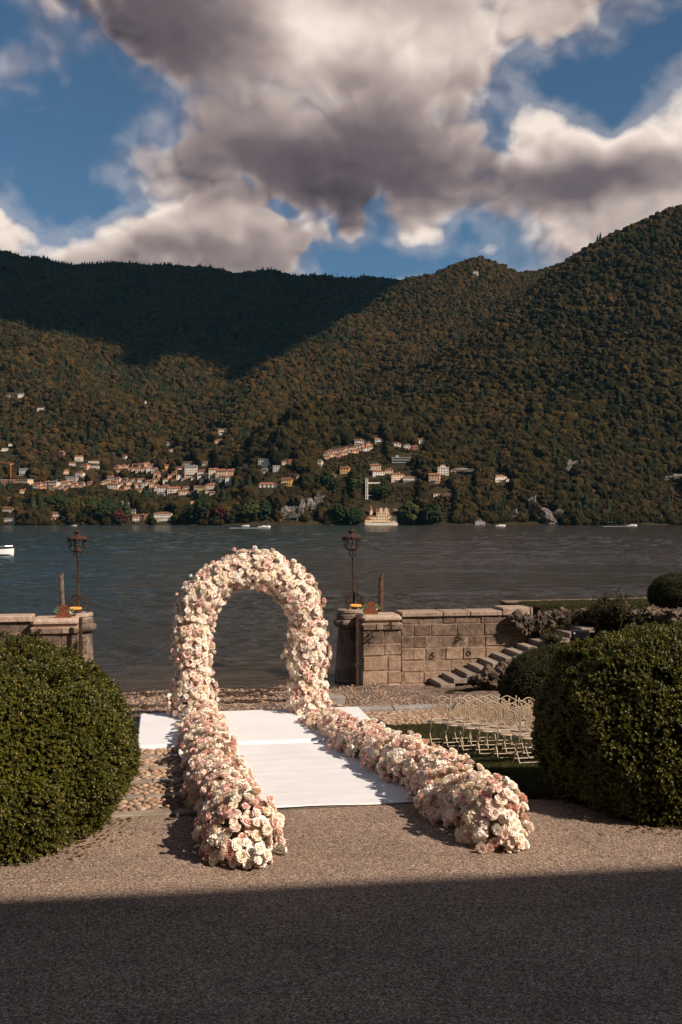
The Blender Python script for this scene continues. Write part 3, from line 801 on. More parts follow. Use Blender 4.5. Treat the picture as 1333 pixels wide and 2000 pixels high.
# tower crane
M_crane = pmat('crane_paint', (0.36, 0.11, 0.04), rough=0.7)
p = onhill(22, 941); r = empty('tower_crane', (p.x, p.y, p.z)); tag(r, 'orange tower crane over the red building at the left edge', 'crane')
k = p.y / FPX; h = 35 * k; g = Geo()
for sx in (-.7, .7):
    for sy in (-.7, .7): g.box((sx, sy, h / 2), (.3, .3, h))
for i in range(12):
    z = (i + .5) * h / 12; g.tube([(-.7, -.7, z - .9), (.7, -.7, z + .9)], .12, 4); g.tube([(.7, .7, z - .9), (-.7, .7, z + .9)], .12, 4)
g.build('mast', M_crane, r)
g = Geo(); L = 30
for sy in (-.5, .5): g.box((-L / 2 + 3, sy, h + .2), (L, .25, .25))
g.box((-L / 2 + 3, 0, h + 1.5), (L, .25, .25))
for i in range(14): g.tube([(3 - i * L / 14, 0, h + 1.5), (3 - (i + .5) * L / 14, -.5, h + .2), (3 - (i + 1) * L / 14, 0, h + 1.5)], .1, 4)
jib = g.build('jib', M_crane, r); jib.rotation_euler = (0, R(6), 0)
Geo().box((2.5, 0, h - .6), (1.6, 1.2, 1.4)).build('counterweight', M_wall['G'], r); Geo().box((0, -1.1, h - .8), (1.4, 1.2, 1.7)).build('cab', M_wall['W'], r)
# masts on the ridge
for px, hh, lab in ((659, 17, 'taller lattice radio mast on the ridge line'), (667, 12, 'shorter radio mast beside the taller one on the ridge')):
    p = at(px, 548, 3380); z = float(hill(p.x, p.y)); hm = hh * p.y / FPX; g = Geo()
    for sx in (-1, 1): g.tube([(sx * 1.5, 0, 0), (sx * .4, 0, hm)], .35, 4)
    for i in range(8): g.tube([(-1.4, 0, i * hm / 8), (1.2, 0, (i + 1) * hm / 8)], .2, 4)
    o = empty('radio_mast', (p.x, p.y, z)); tag(o, lab, 'mast'); g.build('lattice', M_roof['S'], o); Geo().tube([(0, 0, hm), (0, 0, hm + 6)], .25, 4).build('antenna', M_roof['S'], o); CLEAR.append((p.x, p.y, 6))

# ---- bare cliffs
M_cliff = pmat('cliff_rock', (0.22, 0.19, 0.165), (0.10, 0.085, 0.07), 0.06, 0.95, bump=1.0, bscale=0.25, spec=0.1, c3=(0.05, 0.055, 0.025), s3=0.09, dist=3.0)
def cliff(px, py, w, h, label, seed, sh=0.0):
    p = onhill(px, py); k = p.y / FPX
    V, F = ico(4); n = fbm(V[:, 0] * 1.8, V[:, 1] * 1.8, V[:, 2] * 1.2, seed, 3, 0.6) + .7 * np.abs(vnoise(V[:, 0] * 6, V[:, 1] * 4, V[:, 2] * 1.6, seed + 2)) - .25
    W = V * (1 + .62 * n)[:, None] * np.array([w * k / 2, 7.0, h * k / 2]); W[:, 0] += W[:, 2] * sh
    o = Geo().add(W, F).build('cliff', M_cliff); o.location = (p.x, p.y - 3, p.z); tag(o, label, 'cliff')
    
    for q_ in range(6): CLEAR.append((p.x * (1 - q_ * 7 / p.y), p.y - q_ * 7, max(w * k * .40, 7)))
cliff(562, 1008, 46, 34, 'low grey cliff sloping down to the water left of the pale cliff', 4, .7)
cliff(612, 995, 34, 44, 'tall pale cliff among dark trees at the far shore', 9, .3)
cliff(583, 1005, 16, 40, 'narrow dark cliff rib between the two bigger cliffs', 14, .25)
cliff(1036, 1000, 14, 46, 'narrow upright rock face at the far right shore', 21, .1)
cliff(1078, 1012, 40, 30, 'broad broken rock face low at the far right shore', 25)
cliff(1112, 918, 34, 34, 'bare rock scar halfway up the right woods', 31, .6)
cliff(1006, 1010, 12, 22, 'small rust-coloured rock beside the upright rock face', 35)
cliff(1318, 935, 60, 12, 'long pale rock band at the right edge of the woods', 39)
cliff(905, 922, 60, 12, 'pale stone retaining slope right of the tall white villa', 42)

# ---- the woods
sp = 7.4
tx, ty = np.meshgrid(np.arange(-2100, 2100, sp), np.arange(1120, 3560, sp))
tx = (tx + rng.uniform(-.48, .48, tx.shape) * sp).ravel(); ty = (ty + rng.uniform(-.48, .48, ty.shape) * sp).ravel()
# steeper banks near the water carry trees one above the other
ax_ = rng.uniform(-620, 620, 26000); ay_ = rng.uniform(1120, 1420, 26000); kk = (ay_ - shore_y(ax_) < 150) | (rng.random(26000) < .4)
tx = np.concatenate([tx, ax_[kk]]); ty = np.concatenate([ty, ay_[kk]])
keep = (np.abs(tx / ty) < 0.60) & (ty > shore_y(tx) + 1.5)
tx, ty = tx[keep], ty[keep]
keep = np.ones(len(tx), bool)
for cx, cy, cr in CLEAR: keep &= (tx - cx) ** 2 + (ty - cy) ** 2 > cr * cr
# terraced meadows among the houses
mead = vnoise(tx / 45.0, ty / 45.0, seed=77)
town = sstep(-900, -700, tx) * (1 - sstep(-30, 60, tx)) * (1 - sstep(1480, 1640, ty)) * sstep(1200, 1260, ty)
gone = (~keep) | ((town > .5) & (mead > 0.45))
keep = ~gone
gx_, gy_ = tx[gone], ty[gone]
tx, ty = tx[keep], ty[keep]
tz = hill(tx, ty)
# leave out what stands behind a crest, unseen
nearR = sstep(0.1, 0.5, tx / ty)
size = rng.uniform(0, 1, len(tx)) ** 1.4 * 4.2 + 3.2
size = size * (1 + 0.25 * vnoise(tx / 90, ty / 90, seed=41))
con_p = 0.10 + 0.5 * sstep(0.35, 0.8, vnoise(tx / 160.0, ty / 160.0, seed=91)) + 0.35 * (ty > 3250)
con = rng.random(len(tx)) < con_p * np.where(tx / ty > 0.02, 0.12, 0.5)
up = np.tile([0, 0, 1.0], (len(tx), 1))
# right-hand mountain: shade put into darker crown colour; shore woods are simply darker
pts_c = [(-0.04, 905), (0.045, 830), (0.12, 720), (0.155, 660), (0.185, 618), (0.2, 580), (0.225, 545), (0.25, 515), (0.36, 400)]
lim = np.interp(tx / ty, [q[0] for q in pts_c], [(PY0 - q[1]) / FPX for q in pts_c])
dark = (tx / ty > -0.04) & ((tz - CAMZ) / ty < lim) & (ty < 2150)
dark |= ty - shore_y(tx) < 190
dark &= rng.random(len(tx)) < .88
for nm, sel, ms, lab in (('far_woods', ~con & ~dark, crown_meshes, 'brownish broadleaf woods covering the mountains across the lake'), ('dark_woods', ~con & dark, crown_meshes_d, 'dark woods on the far shore and right mountain, mountain shade put into crown colour')):
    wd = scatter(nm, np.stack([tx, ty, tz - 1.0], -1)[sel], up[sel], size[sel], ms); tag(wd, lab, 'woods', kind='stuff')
wd = scatter('far_conifers', np.stack([tx, ty, tz - 1.0], -1)[con], up[con], size[con] * 0.95, conif_meshes)
tag(wd, 'dark conifers scattered through the woods and along the ridge', 'woods', kind='stuff')

# bushes hanging over the waterline
bx_ = rng.uniform(-760, 760, 5200); by_ = shore_y(bx_) + rng.uniform(-1.5, 9, 5200)
kb = np.ones(5200, bool)
for cx, cy, cr in CLEAR: kb &= (bx_ - cx) ** 2 + (by_ - cy) ** 2 > (cr * .8) ** 2
bx_, by_ = bx_[kb], by_[kb]
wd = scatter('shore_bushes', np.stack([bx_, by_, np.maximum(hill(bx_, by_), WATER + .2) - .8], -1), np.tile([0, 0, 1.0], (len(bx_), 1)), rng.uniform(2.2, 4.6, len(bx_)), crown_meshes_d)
tag(wd, 'bushes overhanging the far waterline', 'shrubs', kind='stuff')
# garden shrubs in the clearings round the houses
gx_ = np.concatenate([gx_, gx_ + rng.uniform(-4, 4, len(gx_)), gx_ + rng.uniform(-4, 4, len(gx_))]); gy_ = np.concatenate([gy_, gy_ + rng.uniform(-4, 4, len(gx_) // 3), gy_ + rng.uniform(-4, 4, len(gx_) // 3)])
kg = rng.random(len(gx_)) < .75
for fx_, fy_, fr_ in FOOT: kg &= (gx_ - fx_) ** 2 + (gy_ - fy_) ** 2 > fr_ * fr_
gx_, gy_ = gx_[kg], gy_[kg]
wd = scatter('garden_shrubs', np.stack([gx_, gy_, hill(gx_, gy_) - .4], -1), np.tile([0, 0, 1.0], (len(gx_), 1)), rng.uniform(.6, 1.7, len(gx_)), crown_meshes)
tag(wd, 'garden bushes between the far houses', 'shrubs', kind='stuff')
# ---- single trees one can pick out along the far shore
M_bark = pmat('bark', (0.07, 0.05, 0.035), (0.04, 0.03, 0.02), 8, 0.95)
def tree_mat(nm, c): return pmat(nm, tuple(x * 0.75 for x in c), tuple(x * 1.3 for x in c), 0.35, 0.9, spec=0.05, lo=.4, hi=.6)
M_tg = [tree_mat('tree_dark_green', (0.020, 0.028, 0.010)), tree_mat('tree_olive', (0.040, 0.042, 0.014)), tree_mat('tree_copper', (0.055, 0.016, 0.012)), tree_mat('tree_blue_green', (0.026, 0.036, 0.026))]
def leafy(seed, n=420, hr=1.0):
    """a crown of many small leaf clumps round a few boughs"""
    rr = np.random.default_rng(seed); g = Geo()
    boughs = [(rr.uniform(-.55, .55), rr.uniform(-.55, .55), rr.uniform(.45, 1.45), rr.uniform(.38, .62)) for _ in range(9)] + [(0, 0, 1.0, .75)]
    for k in range(n):
        bx, by, bz, br = boughs[k % len(boughs)]
        v = rr.normal(size=3); v /= np.linalg.norm(v); q = br * rr.uniform(.75, 1.08)
        V, F = ico(1); s = rr.uniform(.10, .19)
        W = V * (1 + .5 * (rr.random(len(V)) - .5))[:, None] * s + np.array([bx, by, bz]) + v * q
        W[:, 2] *= hr
        g.add(W, F)
    return g
LG = [leafy(1), leafy(2), leafy(3, hr=1.25)]
TREES = [(435, 1019, 38, 2, 'g', 'dark red copper beech at the water in the middle of the far shore'), (65, 1012, 44, 3, 'c', 'tall layered blue-green conifer near the left shore'),
    (205, 1020, 52, 0, 'g', 'large round dark tree on the shore left of the chalet'), (150, 1012, 44, 1, 'g', 'broad olive tree above the left boathouses'), (120, 1000, 40, 0, 'g', 'dark tree crowding the grey shaded house'),
    (182, 1006, 36, 1, 'g', 'rounded olive tree between two dark shore trees'), (232, 1022, 30, 2, 'g', 'reddish tree below the white chalet'), (280, 992, 34, 1, 'g', 'bright olive tree behind the large white villa'),
    (345, 995, 34, 1, 'g', 'rounded tree above the large white villa'), (395, 1020, 44, 0, 'g', 'dark tree left of the copper beech'), (462, 1020, 36, 0, 'g', 'dark tree right of the copper beech'),
    (490, 1016, 44, 1, 'g', 'tall olive tree midway between copper beech and cliff'), (520, 1012, 40, 0, 'g', 'dark tree beside the low grey cliff'), (660, 1022, 46, 0, 'g', 'dark tree right of the tall pale cliff'),
    (690, 1024, 40, 0, 'g', 'dark tree left of the castle-like villa'), (800, 1024, 44, 1, 'g', 'olive tree right of the castle-like villa'), (845, 1024, 40, 0, 'g', 'dark shore tree below the pink house'),
    (20, 968, 22, 3, 'c', 'small pointed conifer by the cream villa at left'), (640, 960, 44, 0, 'g', 'dark rounded tree below the hillside hamlet'), (700, 965, 40, 1, 'g', 'olive tree left of the lift tower'), (745, 975, 36, 0, 'g', 'dark tree right of the lift tower')]
for px, py, hp, mi, kd, lab in TREES:
    p = onhill(px, py); k = p.y / FPX; H = hp * k
    r = empty('shore_tree', (p.x, p.y, p.z - .5), _r.uniform(0, 6)); tag(r, lab, 'tree', 'trees one can pick out along the far shore')
    Geo().tube([(0, 0, 0), (.2, 0, H * .3), (0, .1, H * .6)], [H * .035, H * .025, H * .012], 7).build('trunk', M_bark, r)
    g = conifer_geo(px) if kd == 'c' else LG[px % 3]
    s = H / (3.9 if kd == 'c' else 2.15)
    c = link('crown', g.mesh('crown', [M_tg[mi]]), r); c.scale = (s * 1.05, s * 1.05, s)

# ---- a cloud high up, out of the picture, whose shadow lies on the left ridge
M_cloud = pmat('cloud_white', (0.85, 0.85, 0.86), rough=1.0, spec=0.0)
edge = [(-260, 600), (-120, 610), (0, 628), (60, 640), (130, 655), (190, 668), (236, 672), (246, 706), (290, 694), (345, 690), (395, 702), (450, 738), (500, 712), (545, 690)]
zc = 2800.0
P = []
for px, py in edge:
    h = onhill(px, py + 4); k = (zc - h.z) / SUN_DIR.z
    P.append((h.x + SUN_DIR.x * k, h.y + SUN_DIR.y * k))
def ext(x, y, z):
    k = (zc - z) / SUN_DIR.z; return (x + SUN_DIR.x * k, y + SUN_DIR.y * k)
poly = P + [ext(40, 2760, 545), ext(120, 3050, 670), ext(205, 3300, 770), ext(260, 3500, 800), ext(260, 3900, 900), ext(-1500, 4000, 900), ext(-2100, 3600, 900)]
pa = np.array(poly)
cx, cy = np.meshgrid(np.arange(pa[:, 0].min(), pa[:, 0].max(), 30.0), np.arange(pa[:, 1].min(), pa[:, 1].max(), 30.0))
def inside(x, y):
    r = np.zeros(x.shape, bool); n = len(poly)
    for i in range(n):
        (x0, y0), (x1, y1) = poly[i], poly[(i + 1) % n]
        c = (y0 > y) != (y1 > y)
        r ^= c & (x < (x1 - x0) * (y - y0) / (y1 - y0 + 1e-9) + x0)
    return r
ins = inside(cx + 12 * vnoise(cx / 50, cy / 50, seed=3), cy + 12 * vnoise(cx / 50, cy / 50, seed=4))
bx, by = cx[ins], cy[ins]
V, F = ico(1); F = np.array(F)
rad = rng.uniform(24, 34, len(bx))
cz = zc + 40 * fbm(bx / 300, by / 300, seed=8)
VV = (V[None] * rad[:, None, None] * np.array([1, 1, .8]) + np.stack([bx, by, cz], -1)[:, None]).reshape(-1, 3)
FF = (F[None] + (np.arange(len(bx)) * len(V))[:, None, None]).reshape(-1)
cloud = link('cloud', np_mesh('cloud', VV, FF, np.full(len(FF) // 3, 3), np.zeros(len(FF) // 3), [M_cloud], True))
tag(cloud, 'cloud drifting high above the lake outside the picture, shading the left ridge', 'cloud', kind='stuff')

# ---- thin blue air over the lake
m = bpy.data.materials.new('haze_air'); m.use_nodes = True; nt = NT(m.node_tree); nt.n.clear()
out = nt.new('ShaderNodeOutputMaterial'); vol = nt.new('ShaderNodeVolumePrincipled'); nt.l.new(vol.outputs[0], out.inputs['Volume'])
vol.inputs['Color'].default_value = (0.20, 0.66, 1.0, 1); vol.inputs['Density'].default_value = 1.0e-5; vol.inputs['Anisotropy'].default_value = 0.0
hz = Geo().box((0, 2080, (1150 + WATER - 8) / 2), (9000, 4400, 1150 - WATER + 8)).build('haze', m); tag(hz, 'thin blue haze over the lake and mountains', 'haze', kind='stuff')
SC.cycles.volume_bounces = 0
# ================================================================== lake
m, nt, b, out = newmat('lake_water')
co = nt.new('ShaderNodeNewGeometry').outputs['Position']
cd = nt.new('ShaderNodeSeparateXYZ'); nt.put(cd.inputs[0], co)
dist = cd.outputs[1]
n1 = nt.noise(nt.v('MULTIPLY', co, (0.5, 1.0, 1.0)), 2.2, 4, 0.6, 0.4)
n3 = nt.noise(nt.v('MULTIPLY', co, (0.3, 1.0, 1.0)), 0.30, 5, 0.65, 0.5)
far = nt.ss(dist, 60.0, 300.0)
hsum = nt.m('ADD', nt.m('MULTIPLY', n1, 0.10), nt.m('MULTIPLY', nt.m('MULTIPLY', n3, far), 1.5))
bp = nt.new('ShaderNodeBump'); bp.inputs['Strength'].default_value = 1.0; bp.inputs['Distance'].default_value = 1.0
nt.put(bp.inputs['Height'], hsum)
sl = nt.m('ADD', nt.m('MULTIPLY', cd.outputs[0], AX.x), nt.m('MULTIPLY', dist, AX.y))
shal = nt.ss(sl, 31.5, 42.0)
teal = nt.mix(nt.ss(nt.m('ADD', cd.outputs[0], nt.m('MULTIPLY', dist, -0.10)), 4.0, -42.0), (0.026, 0.021, 0.016), (0.011, 0.023, 0.021))
deep = nt.mix(shal, (0.055, 0.040, 0.027), teal)
foam = nt.m('MULTIPLY', nt.ss(sl, 32.9, 32.3), nt.ss(nt.noise(nt.v('MULTIPLY', co, (1.2, 3.0, 1.0)), 2.4, 5, .7), .56, .70))
deep = nt.mix(nt.m('MULTIPLY', foam, .8), deep, (0.55, 0.50, 0.45))
nt.put(b.inputs['Base Color'], deep)
nt.put(b.inputs['Roughness'], nt.m('MULTIPLY_ADD', foam, .5, .10))
b.inputs['IOR'].default_value = 1.33
b.inputs['Specular IOR Level'].default_value = 0.34
nt.l.new(bp.outputs[0], b.inputs['Normal'])
M_water = m
wr_ = np.random.default_rng(12)
def waves(x, y, lmin, lmax, n, steep):
    z = np.zeros_like(x)
    for k in range(n):
        lam = lmin * (lmax / lmin) ** ((k + wr_.random()) / n); a = math.radians(wr_.normal(96, 30)); kx, ky = math.cos(a) * 6.283 / lam, math.sin(a) * 6.283 / lam
        ph = kx * x + ky * y + wr_.uniform(0, 6.28) + 1.3 * vnoise(x / (lam * 3), y / (lam * 3), seed=k + 100)
        z += steep * lam / 6.283 * (np.sin(ph) + .22 * np.sin(2 * ph + 1.2))
    return z * np.clip(0.75 + 0.45 * vnoise(x / 14.0, y / 6.0, seed=400) + 0.55 * vnoise(x / 70.0, y / 17.0, seed=401), .2, 1.6)
def wgrid(x0, x1, nx, y0, y1, ny, geo=False):
    return np.meshgrid(np.linspace(x0, x1, nx), np.geomspace(y0, y1, ny) if geo else np.linspace(y0, y1, ny))
pieces = []
X_, Y_ = wgrid(-27, 27, 340, 22, 72, 420)
rim = sstep(0, 2, X_ + 27) * sstep(0, 2, 27 - X_) * sstep(0, 1.5, 72 - Y_)
s_ = X_ * AX.x + Y_ * AX.y
calm = 0.22 + .78 * sstep(32.5, 41, s_)
pieces.append((X_, Y_, WATER + waves(X_, Y_, .38, 3.6, 30, .085) * rim * calm))
X_, Y_ = wgrid(-58, 58, 330, 72, 160, 330)
rim = sstep(0, 3, X_ + 58) * sstep(0, 3, 58 - X_) * sstep(0, 1.5, Y_ - 72) * sstep(0, 4, 160 - Y_)
pieces.append((X_, Y_, WATER + waves(X_, Y_, .8, 5, 24, .08) * rim))
X_, Y_ = wgrid(-180, 180, 260, 160, 480, 280, True)
rim = sstep(0, 10, X_ + 180) * sstep(0, 10, 180 - X_) * sstep(0, 4, Y_ - 160) * sstep(0, 40, 480 - Y_)
pieces.append((X_, Y_, WATER + waves(X_, Y_, 2.2, 9, 18, .07) * rim))
for a in ((-600, -27, 20, 22, 72, 20), (27, 600, 20, 22, 72, 20), (-900, -58, 20, 72, 160, 20), (58, 900, 20, 72, 160, 20), (-2000, -180, 20, 160, 480, 20), (180, 2000, 20, 160, 480, 20), (-4000, 4000, 60, 480, 1500, 40)):
    X_, Y_ = wgrid(*a); pieces.append((X_, Y_, np.full_like(X_, WATER)))
Vs, Ls, off = [], [], 0
for X_, Y_, Z_ in pieces:
    r_, c_ = X_.shape; i_ = np.arange((r_ - 1) * c_).reshape(r_ - 1, c_)[:, :-1] + off
    Ls.append(np.stack([i_, i_ + 1, i_ + c_ + 1, i_ + c_], -1).reshape(-1)); Vs.append(np.stack([X_, Y_, Z_], -1).reshape(-1, 3)); off += r_ * c_
Ls = np.concatenate(Ls)
lake = link('lake', np_mesh('lake', np.concatenate(Vs), Ls, np.full(len(Ls) // 4, 4), np.zeros(len(Ls) // 4), [M_water], True))
tag(lake, 'dark rippled lake between garden and mountains', kind='structure')

# ---- boats
M_hull = pmat('boat_white', (0.72, 0.70, 0.67), rough=0.35, spec=0.5)
M_hulld = pmat('boat_red_brown', (0.16, 0.05, 0.03), rough=0.5)
M_glass = pmat('boat_glass', (0.03, 0.04, 0.045), rough=0.1, spec=0.6)
M_frame = pmat('boat_steel', (0.5, 0.5, 0.5), rough=0.3, metal=0.8)
M_foam = pmat('wake_foam', (0.75, 0.75, 0.74), rough=0.9)
def hull_geo(L, B, H):
    """open motorboat hull, bow towards +x"""
    g = Geo(); n = 11; ring = []
    for i in range(n):
        u = i / (n - 1); x = -L / 2 + L * u
        w = B / 2 * (1 - max(0, (u - .45) / .55) ** 2.2) + 0.01
        sheer = H * (1 + .28 * u * u)
        ring.append([(x, -w, sheer), (x - .04, -w * .86, .25 * H), (x - .1 * u, -w * .15, -.12 * H + .3 * H * max(0, u - .75)), (x - .1 * u, w * .15, -.12 * H + .3 * H * max(0, u - .75)), (x - .04, w * .86, .25 * H), (x, w, sheer)])
    vs = [v for r_ in ring for v in r_]
    fs = []
    for i in range(n - 1):
        for j in range(5):
            fs.append((i * 6 + j, i * 6 + 6 + j, i * 6 + 7 + j, i * 6 + 1 + j))
    fs.append(tuple(range(6))); fs += [(i * 6, i * 6 + 5, i * 6 + 11, i * 6 + 6) for i in range(n - 1)]
    return g.add(vs, fs)
def boat(loc, rz, L, label, canopy=True, wake=False, grp=None):
    r = empty('motorboat', loc, rz); tag(r, label, 'boat', grp)
    B, H = L * .36, L * .13
    hull_geo(L, B, H).build('hull', M_hull, r, smooth=False)
    Geo().box((-L * .02, 0, H * 1.15), (L * .34, B * .62, H * .5), taper=.85).build('deck_house', M_hull, r)
    Geo().add([(L * .14, -B * .33, H * 1.3), (L * .14, B * .33, H * 1.3), (L * .05, B * .28, H * 2.1), (L * .05, -B * .28, H * 2.1), (L * .15, -B * .33, H * 1.3), (L * .15, B * .33, H * 1.3), (L * .06, B * .28, H * 2.1), (L * .06, -B * .28, H * 2.1)],
              [(0, 1, 2, 3), (7, 6, 5, 4), (0, 4, 5, 1), (1, 5, 6, 2), (2, 6, 7, 3), (3, 7, 4, 0)]).build('windscreen', M_glass, r)
    if canopy:
        g = Geo()
        for sy in (-1, 1):
            g.tube([(L * .1, sy * B * .36, H * 1.2), (L * .07, sy * B * .34, H * 3.3), (-L * .25, sy * B * .34, H * 3.3), (-L * .27, sy * B * .36, H * 1.1)], L * .006, 6)
        g.build('canopy_frame', M_frame, r)
        Geo().box((-L * .09, 0, H * 3.36), (L * .36, B * .74, H * .1), bevel=.02).build('canopy', M_hull, r)
    g = Geo().tube([(L * .47, 0, H * 1.3), (L * .46, 0, H * 1.75), (L * .32, -B * .28, H * 1.72), (L * .18, -B * .42, H * 1.6)], L * .005, 5)
    g.tube([(L * .46, 0, H * 1.75), (L * .32, B * .28, H * 1.72), (L * .18, B * .42, H * 1.6)], L * .005, 5).build('bow_rail', M_frame, r)
    return r
p = onz(-14, 1086, WATER)
boat((p.x, p.y, WATER + .08), R(2), 6.6, 'white motorboat with canopy frame cut off by the left edge', True)
for px, py, L, lab, rz in ((517, 1031, 9, 'white motorboat trailing foam below the low grey cliff', 0.0), (978, 1028.5, 9, 'white boat moored by the far right boathouse', 0.1), (1235, 1028, 9, 'speedboat at the head of a long white wake at far right', 0.0),
                       (480, 1028.5, 7, 'white boat moored in front of the copper beech', .1), (145, 1028, 6, 'small white boat off the left boathouse', -.3)):
    p = onz(px, max(py, 1027.2), WATER)
    boat((p.x, min(p.y, 1075), WATER + .1), rz, L, lab, False, grp='boats along the far shore')
for px0, px1, py, lab in ((450, 512, 1031.5, 'white wake trailing behind the boat below the grey cliff'), (1178, 1230, 1028.2, 'long thin white wake at the far right shore')):
    p0 = onz(px0, py, WATER); p1 = onz(px1, py, WATER); g = Geo(); n = 14
    top, bot = [], []
    for i in range(n + 1):
        u = i / n; w = 0.9 * (1.3 - u) + _r.uniform(0, .5); x = p0.x + (p1.x - p0.x) * u
        top.append((x, w)); bot.append((x, -w))
    g.prism(bot + top[::-1], 0.02, 0.16)
    o = g.build('wake', M_foam); o.location = (0, p0.y, WATER); tag(o, lab, 'wake', kind='stuff')
# ================================================================== garden ground
def sheet(name, s0, s1, t0, t1, step, mat, dz=0.0, rough=0.0, seed=1):
    S, T = np.meshgrid(np.arange(s0, s1 + step * .5, step), np.arange(t0, t1 + step * .5, step))
    Z = ground_st(S, T) + dz + (rough * fbm(S * 1.3, T * 1.3, seed=seed, octv=4) if rough else 0)
    X, Y = st2xy(S, T)
    return grid_mesh(name, np.stack([X, Y, Z], -1)[:, ::-1], mat)
# gravel: crushed stone, each grain a voronoi cell with its own shade
def gravel_mat(name, stops, scale, bump, big=(0.85, 1.1), damp=None):
    m, nt, b, out = newmat(name)
    co = nt.new('ShaderNodeNewGeometry').outputs['Position']
    v = nt.new('ShaderNodeTexVoronoi', feature='F1'); nt.put(v.inputs['Vector'], co); v.inputs['Scale'].default_value = scale
    sp_ = nt.new('ShaderNodeSeparateColor'); nt.put(sp_.inputs[0], v.outputs['Color'])
    col = nt.ramp(sp_.outputs[0], stops)
    big_n = nt.noise(co, 0.55, 5, 0.6)
    k = nt.ss(big_n, 0.3, 0.7, big[0], big[1])
    col = nt.v('SCALE', col, scale=k)
    tracks = nt.noise(nt.v('MULTIPLY', co, (0.5, 3.0, 1)), 1.2, 4, 0.6)
    col = nt.v('SCALE', col, scale=nt.ss(tracks, 0.3, 0.7, 0.9, 1.06))
    nt.put(b.inputs['Base Color'], col)
    b.inputs['Roughness'].default_value = 0.85
    b.inputs['Specular IOR Level'].default_value = 0.25
    hgt = nt.m('SUBTRACT', nt.m('MULTIPLY', sp_.outputs[1], 0.8), nt.m('MULTIPLY', v.outputs['Distance'], 1.0))
    bp = nt.new('ShaderNodeBump'); bp.inputs['Strength'].default_value = bump; bp.inputs['Distance'].default_value = 0.6 / scale
    nt.put(bp.inputs['Height'], hgt)
    nt.l.new(bp.outputs[0], b.inputs['Normal'])
    return m
M_gravel = gravel_mat('gravel', [(0.0, (0.07, 0.048, 0.034)), (0.4, (0.222, 0.156, 0.112)), (0.75, (0.33, 0.237, 0.176)), (1.0, (0.57, 0.44, 0.345))], 82.0, 1.0)
M_bed = gravel_mat('cobble_bed', [(0, (0.10, 0.08, 0.06)), (1, (0.20, 0.16, 0.12))], 60.0, 0.6)
M_shingle = gravel_mat('shingle', [(0.0, (0.070, 0.042, 0.030)), (0.5, (0.20, 0.135, 0.10)), (1.0, (0.38, 0.28, 0.21))], 17.0, 1.0, (0.55, 1.15))
o = sheet('gravel_forecourt', -30, 11.3, -40, 40, 0.5, M_gravel, 0.0); tag(o, 'gravel forecourt in front of the garden steps', kind='structure')
o = sheet('cobbled_ramp', 11.3, 18.6, -30, 3.9, 0.1, M_bed, 0.0); tag(o, 'pebble-cobbled ramp leading down to the shore', kind='structure'); ramp_o = o
o = sheet('cobbled_landing', 18.6, 24.4, 3.45, 30, 0.1, M_bed, 0.0); tag(o, 'cobbled landing beyond the lawn', kind='structure'); landing_o = o
m, nt, b, out = newmat('beach_shingle')
# wet dark weed band near the water line
M_beach = M_shingle
o = sheet('beach', 18.6, 40, -40, 3.45, 0.14, M_beach, 0.0, 0.05, 3); tag(o, 'sloping shingle beach', kind='structure')
o2 = sheet('beach', 24.4, 40, 3.45, 40, 0.14, M_beach, 0.0, 0.05, 3); tag(o2, 'shingle beach at the foot of the harbour wall', kind='structure')

# ---- cobbles
M_cob = []
for i, c in enumerate([(0.33, 0.225, 0.15), (0.26, 0.18, 0.125), (0.38, 0.28, 0.20), (0.21, 0.14, 0.10), (0.36, 0.21, 0.12)]):
    M_cob.append(pmat('cobble_stone_%d' % i, c, tuple(x * .75 for x in c), 30, 0.8, spec=0.3, per_obj=0.2))
cob_geo = [lump(1, 0.16, 1.6, 50 + i, (1, .72, .62)) for i in range(6)]
cob_mesh = {}
def cobbles(s0, s1, t0, t1, sp, parts_where, parent, nparts=150, skip=None):
    items = []; cand = []
    ns, ntt = int((s1 - s0) / sp), int((t1 - t0) / (sp * 1.1))
    for i in range(ns):
        for j in range(ntt):
            s = s0 + (i + .5 + random.uniform(-.22, .22)) * sp; t = t0 + (j + .5 * (i % 2) + .3 + random.uniform(-.2, .2)) * sp * 1.1
            if skip and skip(s, t): continue
            x, y = st2xy(s, t); z = float(ground_st(s, t))
            r = sp * random.uniform(.46, .62)
            mt = Matrix.Translation((x, y, z + r * .12)) @ Matrix.Rotation(TH + random.uniform(-.6, .6), 4, 'Z') @ Matrix.Diagonal((r, r * random.uniform(.8, 1.1), r, 1))
            cand.append((s, t, random.randrange(6), random.randrange(5), mt))
    near = sorted(cand, key=parts_where)[:nparts]
    ids = set(id(c) for c in near)
    for c in near:
        key = (c[2], c[3])
        if key not in cob_mesh: cob_mesh[key] = cob_geo[c[2]].mesh('cobble', [M_cob[c[3]]], True)
        o = link('cobble', cob_mesh[key], parent); o.matrix_local = c[4]
    rest = [(cob_geo[c[2]], c[4], c[3]) for c in cand if id(c) not in ids]
    o = join_many(rest, M_cob, 'cobbles', parent, True); o['kind'] = 'stuff'
EDGE = [11.36 + 0.85 * k for k in range(6)]
def on_edge(s, t): return any(abs(s - e) < .10 for e in EDGE)
cobbles(11.42, 15.9, -2.3, .58, 0.105, lambda c: abs(c[1] + .1) * .35 + (c[0] - 11.4), ramp_o, 300, on_edge)
cobbles(18.7, 24.2, 3.5, 7.2, 0.14, lambda c: abs(c[1] - 4.7) + abs(c[0] - 21) * .3, landing_o, 200, lambda s, t: t > 3.95 and s < 21.4)
M_edge = pmat('edging_stone', (0.30, 0.245, 0.19), (0.20, 0.16, 0.12), 6, 0.9, bump=.4, bscale=30)
